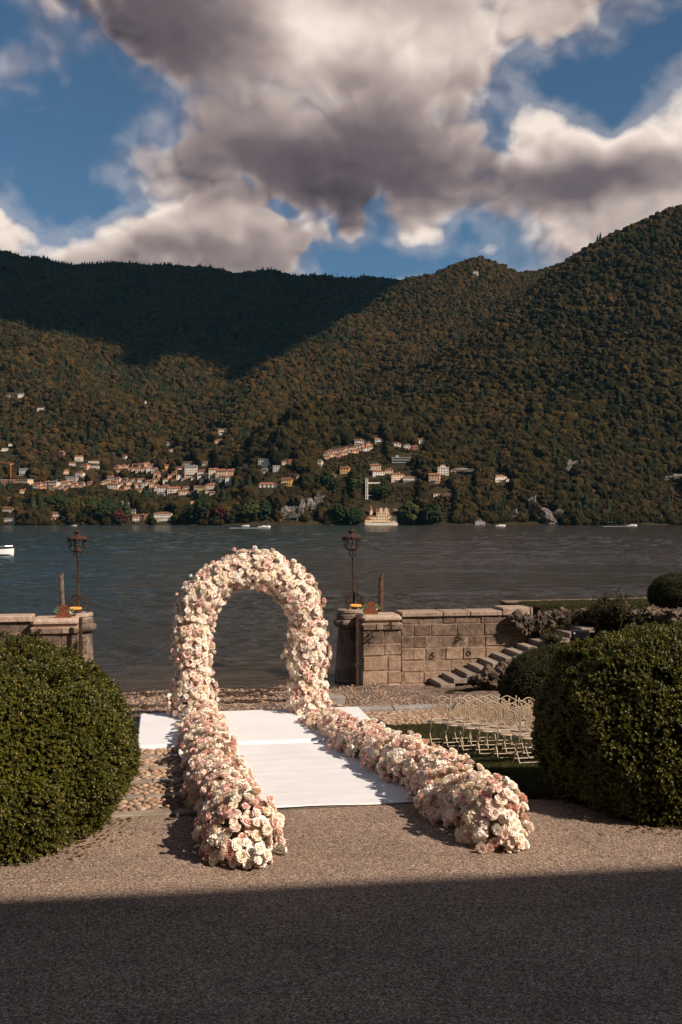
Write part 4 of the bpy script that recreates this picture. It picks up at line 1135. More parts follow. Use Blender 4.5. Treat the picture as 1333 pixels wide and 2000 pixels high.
for e in EDGE[:5]:
    t = -4.0
    while t < .35:
        L = min(random.uniform(.55, 1.0), .62 - t); z = float(ground_st(e, t + L / 2)); x, y = st2xy(e, t + L / 2)
        o = Geo().box((0, 0, 0), (L - .012, .13 if e > 11.5 else .17, .10), bevel=.012).build('edging_stone', M_edge, ramp_o); o.location = (x, y, z - .015); o.rotation_euler = (0, 0, TH + random.uniform(-.012, .012)); t += L
t = 3.3
M_kerb = pmat('kerb_stone', (0.30, 0.27, 0.25), (0.22, 0.19, 0.17), 5, 0.9, bump=.3, bscale=25)
while t < 12:
    L = random.uniform(1.0, 1.5); z = float(ground_st(24.4, t + L / 2)); x, y = st2xy(24.4, t + L / 2)
    o = Geo().box((0, 0, 0), (L - .01, .35, .22), bevel=.02).build('kerb_stone', M_kerb, landing_o); o.location = (x, y, z + .02); o.rotation_euler = (0, 0, TH); t += L

# ---- loose beach stones, nearer ones bigger
bs = []
for k in range(9000):
    s = random.uniform(18.7, 33); t = random.uniform(-9, 7)
    if t > 3.4 and s < 24.7: continue
    x, y = st2xy(s, t); z = float(ground_st(s, t)) + .05 * float(fbm(np.array([s * 1.3]), np.array([t * 1.3]), seed=3, octv=4)[0])
    r = random.uniform(.02, .06) * (1.6 if random.random() < .06 else 1)
    bs.append((cob_geo[k % 6], Matrix.Translation((x, y, z)) @ Matrix.Rotation(random.uniform(0, 6), 4, 'Z') @ Matrix.Diagonal((r, r, r, 1)), random.choice((0, 1, 1, 2, 3, 3, 4))))
o = join_many(bs, M_cob, 'beach_stones', None, True); tag(o, 'loose pebbles strewn over the shingle beach', 'pebbles', kind='stuff')
# washed-up weed and drift litter in dark lines
M_weed = pmat('drift_weed', (0.030, 0.018, 0.011), (0.055, 0.032, 0.018), 20, 0.9)
wl = []
for k in range(5200):
    line = random.choice((23.5, 27.6, 29.4, 30.6, 31.4)); t = random.uniform(-9, 4.4)
    s = line + .5 * math.sin(t * .9 + line) + random.gauss(0, .35)
    if t > 3.3 and s < 24.7: continue
    if line < 25 and t > 1.2 and random.random() < .5: continue
    x, y = st2xy(s, t); z = float(ground_st(s, t)) + .02
    r = random.uniform(.04, .12)
    wl.append((cob_geo[k % 6], Matrix.Translation((x, y, z)) @ Matrix.Rotation(random.uniform(0, 6), 4, 'Z') @ Matrix.Diagonal((r * 1.6, r * .5, r * .35, 1)), 0))
o = join_many(wl, [M_weed], 'drift_weed', None, True); tag(o, 'dark lines of washed-up weed on the beach', 'weed', kind='stuff')

# ---- loose bigger stones on the gravel
gs = []
for k in range(5200):
    y = random.uniform(5.6, 11.5); x = random.uniform(-4.2, 4.6)
    if xy2st(x, y)[0] > 11.25: continue
    r = random.uniform(.004, .010) * (1.5 if random.random() < .08 else 1)
    gs.append((cob_geo[k % 6], Matrix.Translation((x, y, r * .3)) @ Matrix.Rotation(random.uniform(0, 6), 4, 'Z') @ Matrix.Diagonal((r, r, r, 1)), random.choice((0, 1, 2, 2, 3))))
o = join_many(gs, M_cob, 'gravel_stones', None, True); tag(o, 'loose larger stones on the gravel forecourt', 'gravel', kind='stuff')
# ---- lawn
M_soil = pmat('lawn_soil', (0.020, 0.018, 0.009), (0.032, 0.028, 0.012), 3, 1.0, spec=0.05)
o = sheet('lawn', 11.3, 21.3, 3.9, 24, 0.2, M_soil, 0.0, 0.012, 9); tag(o, 'lawn sloping down beside the aisle', kind='structure')
M_grass = leafmat('grass_blade', [(0, (0.030, 0.034, 0.010)), (.6, (0.055, 0.055, 0.016)), (1, (0.10, 0.085, 0.03))], trans=.3, rough=.6)
def tuft(seed):
    rr = random.Random(seed); g = Geo()
    for k in range(16):
        a = rr.uniform(0, 6.28); d = rr.uniform(0, .05); h = rr.uniform(.03, .07); l = rr.uniform(.1, .5); x, y = d * math.cos(a), d * math.sin(a); w = .0032
        b_ = rr.uniform(0, 6.28); ux, uy = math.cos(b_), math.sin(b_)
        g.add([(x - uy * w, y + ux * w, 0), (x + uy * w, y - ux * w, 0), (x + ux * h * l * .4 + uy * w * .7, y + uy * h * l * .4 - ux * w * .7, h * .6), (x + ux * h * l, y + uy * h * l, h)], [(0, 1, 2), (0, 2, 3)])
    return g
tuft_m = [tuft(i).mesh('tuft', [M_grass]) for i in range(5)]
def grass(name, s0, s1, t0, t1, n, label, sc=(.8, 1.4), where=None):
    S = rng.uniform(s0, s1, n); T = rng.uniform(t0, t1, n)
    if where is not None: k = where(S, T); S, T = S[k], T[k]
    X, Y = st2xy(S, T); Z = ground_st(S, T)
    N = np.tile([0, 0, 1.0], (len(S), 1)) + rng.normal(0, .12, (len(S), 3))
    o = scatter(name, np.stack([X, Y, Z], -1), N, rng.uniform(*sc, len(S)), tuft_m)
    return tag(o, label, 'grass', kind='stuff')
grass('lawn_grass', 11.34, 21.3, 3.92, 8.0, 26000, 'short grass of the lawn under the chairs')
# ================================================================== harbour walls, towers, lamps, stairs
def stone_mat(name, dark, pale, zsplit, zr, seed):
    """weathered limestone: dark lichen above the old high-water mark, washed pale below it"""
    m, nt, b, out = newmat(name)
    co = nt.new('ShaderNodeNewGeometry').outputs['Position']
    sp_ = nt.new('ShaderNodeSeparateXYZ'); nt.put(sp_.inputs[0], co)
    nn = nt.noise(co, 1.3, 6, 0.65)
    z = nt.m('ADD', sp_.outputs[2], nt.m('MULTIPLY', nt.m('SUBTRACT', nn, .5), 1.6))
    f = nt.ss(z, zsplit - zr, zsplit + zr)
    blot = nt.ss(nt.noise(co, 4.5, 6, .7), .38, .62)
    d2 = nt.mix(blot, dark, tuple(x * 1.9 for x in dark))
    p2 = nt.mix(blot, tuple(x * .72 for x in pale), pale)
    col = nt.mix(f, p2, d2)
    streak = nt.ss(nt.noise(nt.v('MULTIPLY', co, (6, 6, .5)), 1.0, 4, .6), .5, .72)
    col = nt.mix(nt.m('MULTIPLY', streak, .45), col, tuple(x * .5 for x in dark))
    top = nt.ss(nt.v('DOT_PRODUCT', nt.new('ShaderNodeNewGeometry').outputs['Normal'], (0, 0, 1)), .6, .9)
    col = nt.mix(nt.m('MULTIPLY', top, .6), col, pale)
    rnd = nt.new('ShaderNodeObjectInfo').outputs['Random']
    col = nt.v('SCALE', col, scale=nt.m('ADD', nt.m('MULTIPLY', rnd, .45), .78))
    nt.put(b.inputs['Base Color'], col); b.inputs['Roughness'].default_value = .92; b.inputs['Specular IOR Level'].default_value = .15
    bp = nt.new('ShaderNodeBump'); bp.inputs['Strength'].default_value = .9; bp.inputs['Distance'].default_value = .05
    nt.put(bp.inputs['Height'], nt.noise(co, 9, 8, .7)); nt.l.new(bp.outputs[0], b.inputs['Normal'])
    return m
M_wstone = stone_mat('wall_stone', (0.098, 0.068, 0.049), (0.34, 0.235, 0.165), -1.05, 0.42, 1)
M_tstone = stone_mat('tower_stone', (0.095, 0.070, 0.053), (0.26, 0.19, 0.138), -1.3, 0.5, 2)
M_cap = stone_mat('coping_stone', (0.20, 0.145, 0.11), (0.36, 0.265, 0.20), 5.0, 1.0, 3)
M_mortar = pmat('mortar', (0.27, 0.19, 0.135), (0.11, 0.08, 0.06), 6, 1.0)
def course_wall(root, o, ux, length, z0, z1, thick, mat, courses, blk=(.5, .95), seed=0, gap=.012):
    """blocks laid in courses on the front face of a wall that starts at o and runs along ux"""
    rr = random.Random(seed); ux = Vector(ux).normalized(); uy = Vector((-ux.y, ux.x, 0))
    rz = math.atan2(ux.y, ux.x)
    g = Geo(); c = Vector(o) + ux * length / 2 + uy * (thick / 2 + .012)
    g.box((c.x, c.y, (z0 + z1) / 2), (length - .04, thick - .02, z1 - z0 - .02), rz=rz)
    g.build('core', M_mortar, root)
    z = z0; hs = [rr.uniform(.7, 1.3) for _ in range(courses)]; tot = sum(hs)
    for h_ in hs:
        h = h_ / tot * (z1 - z0); x = 0.0
        while x < length - .02:
            L = min(rr.uniform(*blk), length - x)
            if length - x - L < .22: L = length - x
            pr = rr.uniform(-.02, .022)
            q = Vector(o) + ux * (x + L / 2) + uy * (.18 - pr)
            b = Geo().box((0, 0, 0), (L - gap * rr.uniform(.6, 1.6), .36, h - gap * rr.uniform(.6, 1.6)), bevel=rr.uniform(.012, .04)).build('stone_block', mat, root)
            b.location = (q.x, q.y, z + h / 2); b.rotation_euler = (rr.uniform(-.008, .008), 0, rz + rr.uniform(-.02, .02)); x += L
        z += h
def round_tower(px, Y, label, top_z, seed):
    c = at(px, 1300, Y); r = empty('harbour_tower', (c.x, c.y, WATER - .3)); tag(r, label, 'tower', 'round stone towers flanking the harbour mouth')
    H = top_z - (WATER - .3)
    rr = random.Random(seed); R0, R1 = .56, .40
    zs = [0.0]; hc = (H - .62) / 6
    Geo().lathe([(R0 - .015, 0), (R1 - .015, H - .6)], 20).build('core', M_mortar, r)
    for k in range(6):
        z0, z1 = k * hc, (k + 1) * hc; a = rr.uniform(0, 2); n = 7
        for j in range(n):
            a0 = a + 6.283 * j / n + .012; a1 = a + 6.283 * (j + 1) / n - .012; e = rr.uniform(-.008, .012)
            ra, rb = R0 + (R1 - R0) * z0 / (H - .6) + e, R0 + (R1 - R0) * z1 / (H - .6) + e
            g = Geo(); m_ = 4; vs = []
            for zz, rad in ((z0 + .008, ra), (z1 - .008, rb)):
                for q in range(m_): vs.append((rad * math.cos(a0 + (a1 - a0) * q / (m_ - 1)), rad * math.sin(a0 + (a1 - a0) * q / (m_ - 1)), zz))
                for q in reversed(range(m_)): vs.append(((rad - .2) * math.cos(a0 + (a1 - a0) * q / (m_ - 1)), (rad - .2) * math.sin(a0 + (a1 - a0) * q / (m_ - 1)), zz))
            n2 = 2 * m_
            g.add(vs, [tuple(reversed(range(n2))), tuple(range(n2, 2 * n2))] + [(i, (i + 1) % n2, n2 + (i + 1) % n2, n2 + i) for i in range(n2)])
            g.build('stone_block', M_tstone, r)
    t0 = H - .62
    Geo().lathe([(.40, t0), (.50, t0 + .02), (.565, t0 + .10), (.575, t0 + .17), (.54, t0 + .24), (.45, t0 + .275), (.44, t0 + .30)], 32).build('torus_moulding', M_tstone, r, True)
    Geo().lathe([(.44, t0 + .302), (.465, t0 + .32), (.465, t0 + .44), (.44, t0 + .46)], 32).build('upper_ring', M_tstone, r)
    Geo().lathe([(.42, t0 + .462), (.42, t0 + .50), (.455, t0 + .52), (.455, t0 + .60), (.43, t0 + .62)], 32).build('cap_slab', M_cap, r)
    return r
TOPZ = 0.24
TR = (684, 34.4); TL = (155, 33.0)
round_tower(*TR, 'round stone tower right of the arch carrying a rusty lamp', TOPZ, 1)
round_tower(*TL, 'round stone tower behind the left bush carrying a rusty lamp', TOPZ, 2)
def pier(pxl, pxr, Yf, label, seed):
    """square pier with a thick cap beside a tower"""
    a = at(pxl, 1300, Yf); L = (pxr - pxl) / FPX * Yf * 1.0
    r = empty('harbour_pier', (0, 0, 0)); tag(r, label, 'pier', 'square stone piers beside the harbour towers')
    course_wall(r, (a.x, a.y, 0), PX, L, WATER - .3, TOPZ - .60, 1.1, M_wstone, 5, (.55, 1.0), seed)
    # side returns are the block ends; cap band and slab
    c = Vector((a.x, a.y, 0)) + PX * L / 2 - Vector((-PX.y, PX.x, 0)) * -.55
    Geo().box((c.x, c.y, TOPZ - .46), (L + .10, 1.24, .27), rz=TH, bevel=.06).build('cap_band', M_wstone, r)
    Geo().box((c.x, c.y, TOPZ - .195), (L + .06, 1.20, .25), rz=TH, bevel=.09).build('cap_slab', M_cap, r)
    return a, L, c
pr_a, pr_L, pr_c = pier(709, 786, 32.8, 'square stone pier right of the arch at the end of the long wall', 11)
pl_a, pl_L, pl_c = pier(62, 150, 31.6, 'square stone pier behind the left clipped bush', 12)
# long wall beside the stairs
wall = empty('harbour_wall'); tag(wall, 'long weathered stone harbour wall behind the garden stairs', 'wall')
w0 = Vector((pr_a.x, pr_a.y, 0)) + PX * (pr_L + .02) + AX * .12
WL = 4.6
course_wall(wall, w0, PX, WL, WATER - .3, TOPZ - .17, .9, M_wstone, 7, (.42, .95), 5)
x = 0.0
while x < WL - .05:
    L = min(random.uniform(.8, 1.5), WL - x); c = w0 + PX * (x + L / 2) + AX * .42
    hi = .10 if x > 2.7 else .0
    o = Geo().box((0, 0, 0), (L - .012, 1.0, .17 + hi), bevel=.03).build('coping_stone', M_cap, wall); o.location = (c.x, c.y, TOPZ - .083 + hi / 2); o.rotation_euler = (0, 0, TH); x += L
wall2 = empty('harbour_wall'); tag(wall2, 'low stone harbour wall running off the left edge behind the bush', 'wall')
w1 = Vector((pl_a.x, pl_a.y, 0)) - PX * 9.02 + AX * .35
course_wall(wall2, w1, PX, 9.0, WATER - .3, TOPZ - .2, .8, M_tstone, 5, (.8, 1.6), 6)
x = 0.0
while x < 8.95:
    L = min(random.uniform(1.0, 1.8), 9.0 - x); c = w1 + PX * (x + L / 2) + AX * .38
    o = Geo().box((0, 0, 0), (L - .012, .95, .2), bevel=.03).build('coping_stone', M_cap, wall2); o.location = (c.x, c.y, TOPZ - .098); o.rotation_euler = (0, 0, TH); x += L
# iron guide rails, wooden mooring posts, small metal plates
M_rust = pmat('rusty_iron', (0.045, 0.022, 0.013), (0.022, 0.014, 0.010), 14, .85, bump=.4, bscale=60, c3=(0.12, 0.045, 0.02), s3=18)
M_rustp = pmat('rust_plate', (0.19, 0.055, 0.022), (0.11, 0.035, 0.016), 6, .85, bump=.3, bscale=40)
for px, Y, lab in ((698, 32.7, 'upright rusty rail between right tower and pier'), (158, 31.5, 'upright rusty rail beside the left pier')):
    p = at(px, 1200, Y)
    o = Geo().box((0, 0, 0), (.10, .08, 2.5), bevel=.01).box((0, -.02, -.4), (.2, .03, .08)).build('guide_rail', M_rust); o.location = (p.x, p.y, TOPZ - 1.25 - .02); tag(o, lab, 'rail', 'iron rails at the harbour mouth')
M_wood = pmat('weathered_wood', (0.17, 0.12, 0.085), (0.08, 0.055, 0.04), 9, .9, bump=.7, bscale=30)
M_wood2 = pmat('brown_wood', (0.11, 0.06, 0.035), (0.05, 0.03, 0.02), 9, .9, bump=.7, bscale=30)
for px, Y, ty_, by_, m_, lab, lean in ((120, 34.2, 1119, 1300, M_wood, 'split grey wooden mooring post behind the left pier', -.045), (745, 34.6, 1119, 1300, M_wood2, 'brown wooden mooring post behind the right pier', .02)):
    top = at(px, ty_, Y); zt = top.z
    g = Geo(); n = 9; rr = random.Random(px); L = zt - (WATER - .5)
    prof = [(0, .085), (L * .5, .09), (L * .8, .085), (L - .02, .078)]
    vs = []
    for z, rad in prof:
        for j in range(n): vs.append((rad * rr.uniform(.9, 1.1) * math.cos(6.283 * j / n), rad * rr.uniform(.9, 1.1) * math.sin(6.283 * j / n), z + (rr.uniform(-.14, .04) if z > L - .1 else 0)))
    vs.append((0, 0, L - .10)); k = len(vs) - 1
    fs = [(i * n + j, i * n + (j + 1) % n, i * n + n + (j + 1) % n, i * n + n + j) for i in range(3) for j in range(n)] + [(3 * n + j, 3 * n + (j + 1) % n, k) for j in range(n)]
    o = g.add(vs, fs).build('mooring_post', m_); o.location = (top.x - lean * L, top.y, WATER - .5); o.rotation_euler = (0, lean, 0); tag(o, lab, 'post', 'wooden mooring posts')
M_white = pmat('white_float', (0.66, 0.64, 0.60), rough=.5); M_green = pmat('green_float', (0.02, 0.25, 0.07), rough=.5); M_red = pmat('red_float', (0.45, 0.03, 0.02), rough=.5); M_yel = pmat('yellow_buoy', (0.62, 0.30, 0.05), rough=.5)
for c, px, lab, side in ((pr_c, 725, 'right', 1), (pl_c, 125, 'left', -1)):
    q = at(px, 1200, c.y - .25); zb = TOPZ - .07
    r = empty('float_rack', (q.x, c.y - .25, zb), TH); r.scale = (.74, .74, .74); tag(r, 'rusty trapezoid plate with white green red floats on the %s pier' % lab, 'float rack', 'float racks on the piers')
    pl = Geo().prism([(-.34, -.02), (.34, -.02), (.34, .02), (-.34, .02)], 0, .52, top=[(-.17, -.02), (.17, -.02), (.17, .02), (-.17, .02)]); pl.box((0, 0, .53), (.3, .045, .05)); pl.build('plate', M_rustp, r)
    for (bx, bz) in ((-.12, .12), (.14, .14), (0, .3), (-.1, .42), (.09, .43)): Geo().lathe([(.025, -.012), (.025, .012)], 8).build('bolt', M_rust, r).matrix_local = Matrix.Translation((bx, -.025, bz)) @ Matrix.Rotation(R(90), 4, 'X')
    for k, ang in enumerate((-62, -48, -34, 34, 48, 62)):
        f = empty('float', (0, .10, .06)); f.parent = r; f.rotation_euler = (R(8), R(ang), 0); f.scale = (.8, .8, .72)
        Geo().lathe([(.03, .1), (.055, .16), (.06, .36), (.045, .44), (.022, .5)], 10).build('float_body', M_white, f, True)
        Geo().lathe([(.0221, .5), (.05, .56), (.05, .60), (.03, .66)], 10).build('float_neck', M_green, f, True)
        Geo().lathe([(.0301, .66), (.034, .70), (.001, .73)], 10).build('float_tip', M_red, f, True)
    y_ = Geo(); y_.tube([(.34 * math.cos(a) * .9, .34 * math.sin(a) * .35, 0) for a in np.linspace(0, 6.283, 20)], .06, 8); o = y_.build('life_ring', M_yel, r, True)
    o.location = (-.62 if side > 0 else .45, .45, .36); o.rotation_euler = (R(14), 0, 0); o.scale = (.8, .8, .8)
    o = Geo().box((0, 0, 0), (.20, .03, .20), bevel=.01).build('wall_plate', M_cap); o.location = (q.x - .15 * side + .05, 0, TOPZ - .46)
    fr = (pr_a if side > 0 else pl_a); pp = Vector((fr.x, fr.y, 0)) + PX * (.55 if side > 0 else 1.05) - AX * .085
    o.location = (pp.x, pp.y, TOPZ - .44); o.rotation_euler = (0, 0, TH); tag(o, 'small pale square plate fixed to the %s pier cap' % lab, 'plate')

# ---- ornate lamps
def spiral(cx, cz, r0, turns, dirn, start, n=22, y=0.0):
    return [(cx + (r0 * (1 - .8 * i / (n - 1))) * math.cos(start + dirn * turns * 6.283 * i / (n - 1)), y, cz + (r0 * (1 - .8 * i / (n - 1))) * math.sin(start + dirn * turns * 6.283 * i / (n - 1))) for i in range(n)]
def lamp(c, H, label):
    r = empty('ornate_lamp', c); tag(r, label, 'lamp post', 'wrought iron lamps on the harbour towers')
    Geo().lathe([(.10, 0), (.10, .04), (.06, .08), (.045, .5), (.06, .52), (.06, .58), (.032, .62), (.026, H * .45), (.038, H * .46), (.026, H * .48), (.022, H * .70), (.04, H * .705), (.03, H * .73)], 10).build('pole', M_rust, r, True)
    for a in range(4):                                   # foot scrolls
        g = Geo()
        g.tube(spiral(.24, .17, .17, 1.6, 1, -1.57), .013, 5); g.tube(spiral(.14, .42, .10, 1.4, -1, 1.57), .011, 5)
        g.tube([(.05, 0, .55), (.12, 0, .53), (.2, 0, .45), (.30, 0, .34), (.4, 0, .2), (.38, 0, .05)], .012, 5)
        g.tube(spiral(.33, .36, .07, 1.3, 1, 0), .010, 5)
        o = g.build('foot_scroll', M_rust, r); o.rotation_euler = (0, 0, a * 1.571 + .5)
    for a, z in ((0, .72), (3.14, .80), (0.3, 1.15), (3.3, 1.22), (0, 1.34), (3.1, 1.42)):
        g = Geo().tube(spiral(.075, 0, .06, 1.3, 1, 3.14), .009, 5).tube(spiral(.06, .09, .04, 1.2, -1, 3.14), .008, 5)
        o = g.build('pole_scroll', M_rust, r); o.location = (0, 0, z * H / 2.8); o.rotation_euler = (0, 0, a)
    z0 = H * .73
    for a in range(5):                                   # basket under the lantern and its ribs
        g = Geo(); g.tube([(.03, 0, z0), (.10, 0, z0 + .04), (.13, 0, z0 + .11), (.09, 0, z0 + .18), (.12, 0, z0 + .23)], .014, 5)
        g.tube([(.12, 0, z0 + .21), (.21, 0, z0 + .26), (.25, 0, z0 + .33), (.20, 0, z0 + .38), (.19, 0, z0 + .46), (.24, 0, z0 + .53), (.27, 0, z0 + .57)], [.018, .02, .02, .016, .016, .018, .018], 5)
        g.tube(spiral(.25, z0 + .40, .055, 1.2, 1, -1.2), .010, 5); g.tube(spiral(.29, z0 + .52, .05, 1.2, -1, 1.2), .010, 5)
        o = g.build('lantern_rib', M_rust, r); o.rotation_euler = (0, 0, a * 1.2566)
    Geo().lathe([(.10, z0 + .20), (.14, z0 + .22), (.14, z0 + .25), (.04, z0 + .27), (.03, z0 + .36), (.015, z0 + .38)], 14).build('burner', M_rust, r, True)
    Geo().lathe([(.24, z0 + .555), (.315, z0 + .57), (.325, z0 + .61), (.27, z0 + .66), (.17, z0 + .70), (.08, z0 + .72), (.06, z0 + .76), (.10, z0 + .79), (.11, z0 + .82), (.05, z0 + .86), (.02, z0 + .88), (.028, z0 + .91), (.004, z0 + .97)], 18).build('lantern_roof', M_rust, r, True)
    g = Geo()
    for k in range(10): a = k * .628; g.tube([(.31 * math.cos(a), .31 * math.sin(a), z0 + .60), (.345 * math.cos(a), .345 * math.sin(a), z0 + .63), (.33 * math.cos(a), .33 * math.sin(a), z0 + .66)], .016, 4)
    g.build('roof_crest', M_rust, r)
    return r
cR = at(TR[0] + 9, 1300, TR[1]); cL = at(TL[0] - 2, 1300, TL[1])
l1 = lamp((cR.x, cR.y, TOPZ), 2.30, 'rusty ornate lamp on the right tower beside the arch'); l1.scale = l2_s = (1.08, 1.08, 1.08); l1.rotation_euler = (0, R(-2.2), .3)
l2 = lamp((cL.x, cL.y, TOPZ), 2.28, 'rusty ornate lamp on the left tower above the bush'); l2.scale = l2_s; l2.rotation_euler = (0, 0, 1.0)

# ---- stairs along the wall
stair = empty('garden_stairs'); tag(stair, 'stone stairs climbing to the right along the harbour wall', 'stairs')
M_step = stone_mat('step_stone', (0.19, 0.15, 0.125), (0.27, 0.215, 0.175), 5, 1, 4)
b0 = w0 + PX * 0.95 - AX * .02
rise, tread = .155, .435
for k in range(12):
    z1 = WATER + .17 + rise * (k + 1) - .07
    c = b0 + PX * (tread * (k + .5) + .03) - AX * .72
    o = Geo().box((0, 0, 0), (tread + .05, 1.40 + random.uniform(-.05, .05), .16), bevel=.015).build('step', M_step, stair); o.location = (c.x, c.y, z1 - .08); o.rotation_euler = (0, 0, TH + random.uniform(-.015, .015))
    if k < 11:
        g = Geo().box((0, 0, 0), (tread + .1, 1.1, .9)).build('rubble_fill', M_mortar, stair); g.location = (c.x + .05, c.y + .12, z1 - .62); g.rotation_euler = (0, 0, TH)

# ---- tufa rocks under and behind the stairs
M_rock = pmat('tufa_rock', (0.19, 0.135, 0.095), (0.07, 0.05, 0.037), 2.2, .95, bump=1.0, bscale=9, c3=(0.035, 0.028, 0.02), s3=4, dist=.15)
def rock(p, s, label, seed, group=None):
    V, F = ico(4); n = fbm(V[:, 0] * 1.9, V[:, 1] * 1.9, V[:, 2] * 1.9, seed, 5, .62); hole = np.minimum(0, vnoise(V[:, 0] * 4, V[:, 1] * 4, V[:, 2] * 4, seed + 5) + .35)
    W = V * (1 + .42 * n + .35 * hole)[:, None] * np.array(s)
    o = Geo().add(W, F).build('rock', M_rock, None, False); o.location = p; tag(o, label, 'rock', group); return o
ROCKS = [(952, 1326, 30.6, (.36, .32, .30), 'hollowed brown rock at the foot of the stairs'), (982, 1318, 30.9, (.38, .32, .36), 'brown rock right of the hollowed rock by the stairs'), (925, 1329, 30.9, (.22, .2, .14), 'small rock left of the hollowed rock'), (1005, 1345, 30.0, (.36, .32, .38), 'rock half hidden behind the small round bush'),
    (1012, 1296, 31.2, (.30, .25, .24), 'rock under the middle steps'), (1042, 1280, 31.4, (.30, .25, .24), 'rock under the upper steps left of the black box'), (1070, 1268, 31.5, (.26, .22, .22), 'rock just left of the black box post'),
    (1010, 1212, 33.5, (.24, .22, .28), 'upright tufa rock at the end of the long wall'), (1030, 1220, 33.55, (.20, .22, .32), 'second tufa rock right of the wall end'), (1052, 1214, 33.6, (.24, .24, .30), 'craggy tufa rock behind the middle steps'), (1076, 1206, 33.7, (.30, .28, .26), 'small tufa rock behind the upper steps'), (1098, 1204, 33.8, (.30, .28, .26), 'tufa rock at the head of the stairs'),
    (1135, 1208, 33.9, (.34, .34, .36), 'dark tufa rock beside the top step'), (1165, 1212, 33.6, (.40, .36, .40), 'tufa rock under the wild shrub'), (1222, 1200, 33.0, (.40, .34, .34), 'pale tufa rock right of the wild shrub'), (1245, 1210, 32.6, (.34, .34, .32), 'tufa rock in front of the pale one'), (1268, 1204, 32.4, (.36, .34, .28), 'low tufa rock left of the round clipped tree'), (1305, 1208, 31.6, (.48, .36, .34), 'rough tufa rock at the right edge above the big bush'), (1328, 1212, 31.2, (.34, .34, .34), 'tufa rock cut by the right edge')]
for i, (px, py, Y, s, lab) in enumerate(ROCKS): rock(at(px, py, Y), s, lab, 100 + i * 3, 'tufa rocks around the stairs')

# ---- upper terrace at right with its lawn
tr = empty('upper_terrace'); tr['kind'] = 'structure'; tr['label'] = 'raised garden terrace behind the stairs'
ta = w0 + PX * (WL + .5) + AX * .55
g = Geo(); pl = [ta, ta + PX * 40, ta + PX * 40 + AX * 5.0, ta + AX * 2.2 - PX * .5]
g.prism([(p.x, p.y) for p in pl], WATER - .5, TOPZ + .02); g.build('terrace_bank', M_soil, tr)
g = Geo(); e0 = ta + AX * 2.2 - PX * .5; e1 = ta + PX * 40 + AX * 5.0; dv = (e1 - e0).normalized(); nv = Vector((-dv.y, dv.x, 0))
pl = [e0, e1, e1 + nv * .45, e0 + nv * .45]; g.prism([(p.x, p.y) for p in pl], WATER - .5, TOPZ + .07); g.build('lake_wall', M_wstone, tr)
n = 9000; u = rng.random(n); v = rng.random(n)
bx = np.array([(ta + PX * (u_ * 16) + AX * (v_ * (2.2 + u_ * 1.1))) for u_, v_ in zip(u, v)])
o = scatter('terrace_grass', np.stack([bx[:, 0], bx[:, 1], np.full(n, TOPZ + .02)], -1), np.tile([0, 0, 1.0], (n, 1)), rng.uniform(1.0, 1.8, n), tuft_m); tag(o, 'strip of lawn on the raised terrace by the lake', 'grass', kind='stuff')
# slope up from the beach to the terrace behind the bushes
S, T = np.meshgrid(np.linspace(21.3, 30.2, 30), np.linspace(8.4, 40, 40))
X, Y = st2xy(S, T); Z = ground_st(S, T); Z = Z + (-.55 - Z) * sstep(9.5, 13.5, T) * sstep(21.5, 27, S) - .02
o = grid_mesh('planted_bank', np.stack([X, Y, Z], -1)[:, ::-1], M_soil); tag(o, 'planted bank rising to the terrace', kind='structure')
# black box
p = at(1134, 1240, 31.6); M_black = pmat('black_plastic', (0.012, 0.012, 0.013), rough=.5)
r = empty('floodlight_box', (p.x, p.y, p.z), R(-12)); tag(r, 'black floodlight box on a short post beside the stairs', 'floodlight')
Geo().box((0, 0, 0), (.56, .34, .30), bevel=.02).build('housing', M_black, r); Geo().box((-.02, -.18, 0), (.44, .02, .2)).build('front_glass', pmat('dark_glass', (.012, .012, .013), rough=.4, spec=.2), r)
Geo().box((-.19, -.195, .07), (.05, .01, .05)).build('label_plate', M_white, r); Geo().tube([(0, .05, -.15), (0, .05, -1.4)], .035, 8).build('post', M_black, r)

# iron mooring rings and a few plants rooted in the joints
for px, py, lab in ((851, 1279, 'left iron mooring ring low on the harbour wall'), (925, 1277, 'right iron mooring ring on the wall above the steps')):
    q = at(px, py, 33.0); d = (Vector((q.x, q.y, 0)) - w0).dot(PX); f = w0 + PX * d - AX * .03
    g = Geo().tube([(.07 * math.cos(a), -.02, .07 * math.sin(a) - .05) for a in np.linspace(0, 6.283, 15)], .014, 6).box((0, .01, .02), (.05, .08, .05))
    o = g.build('mooring_ring', M_rust, None, True); o.location = (f.x, f.y, q.z); o.rotation_euler = (0, 0, TH); tag(o, lab, 'mooring ring', 'iron rings on the harbour wall')
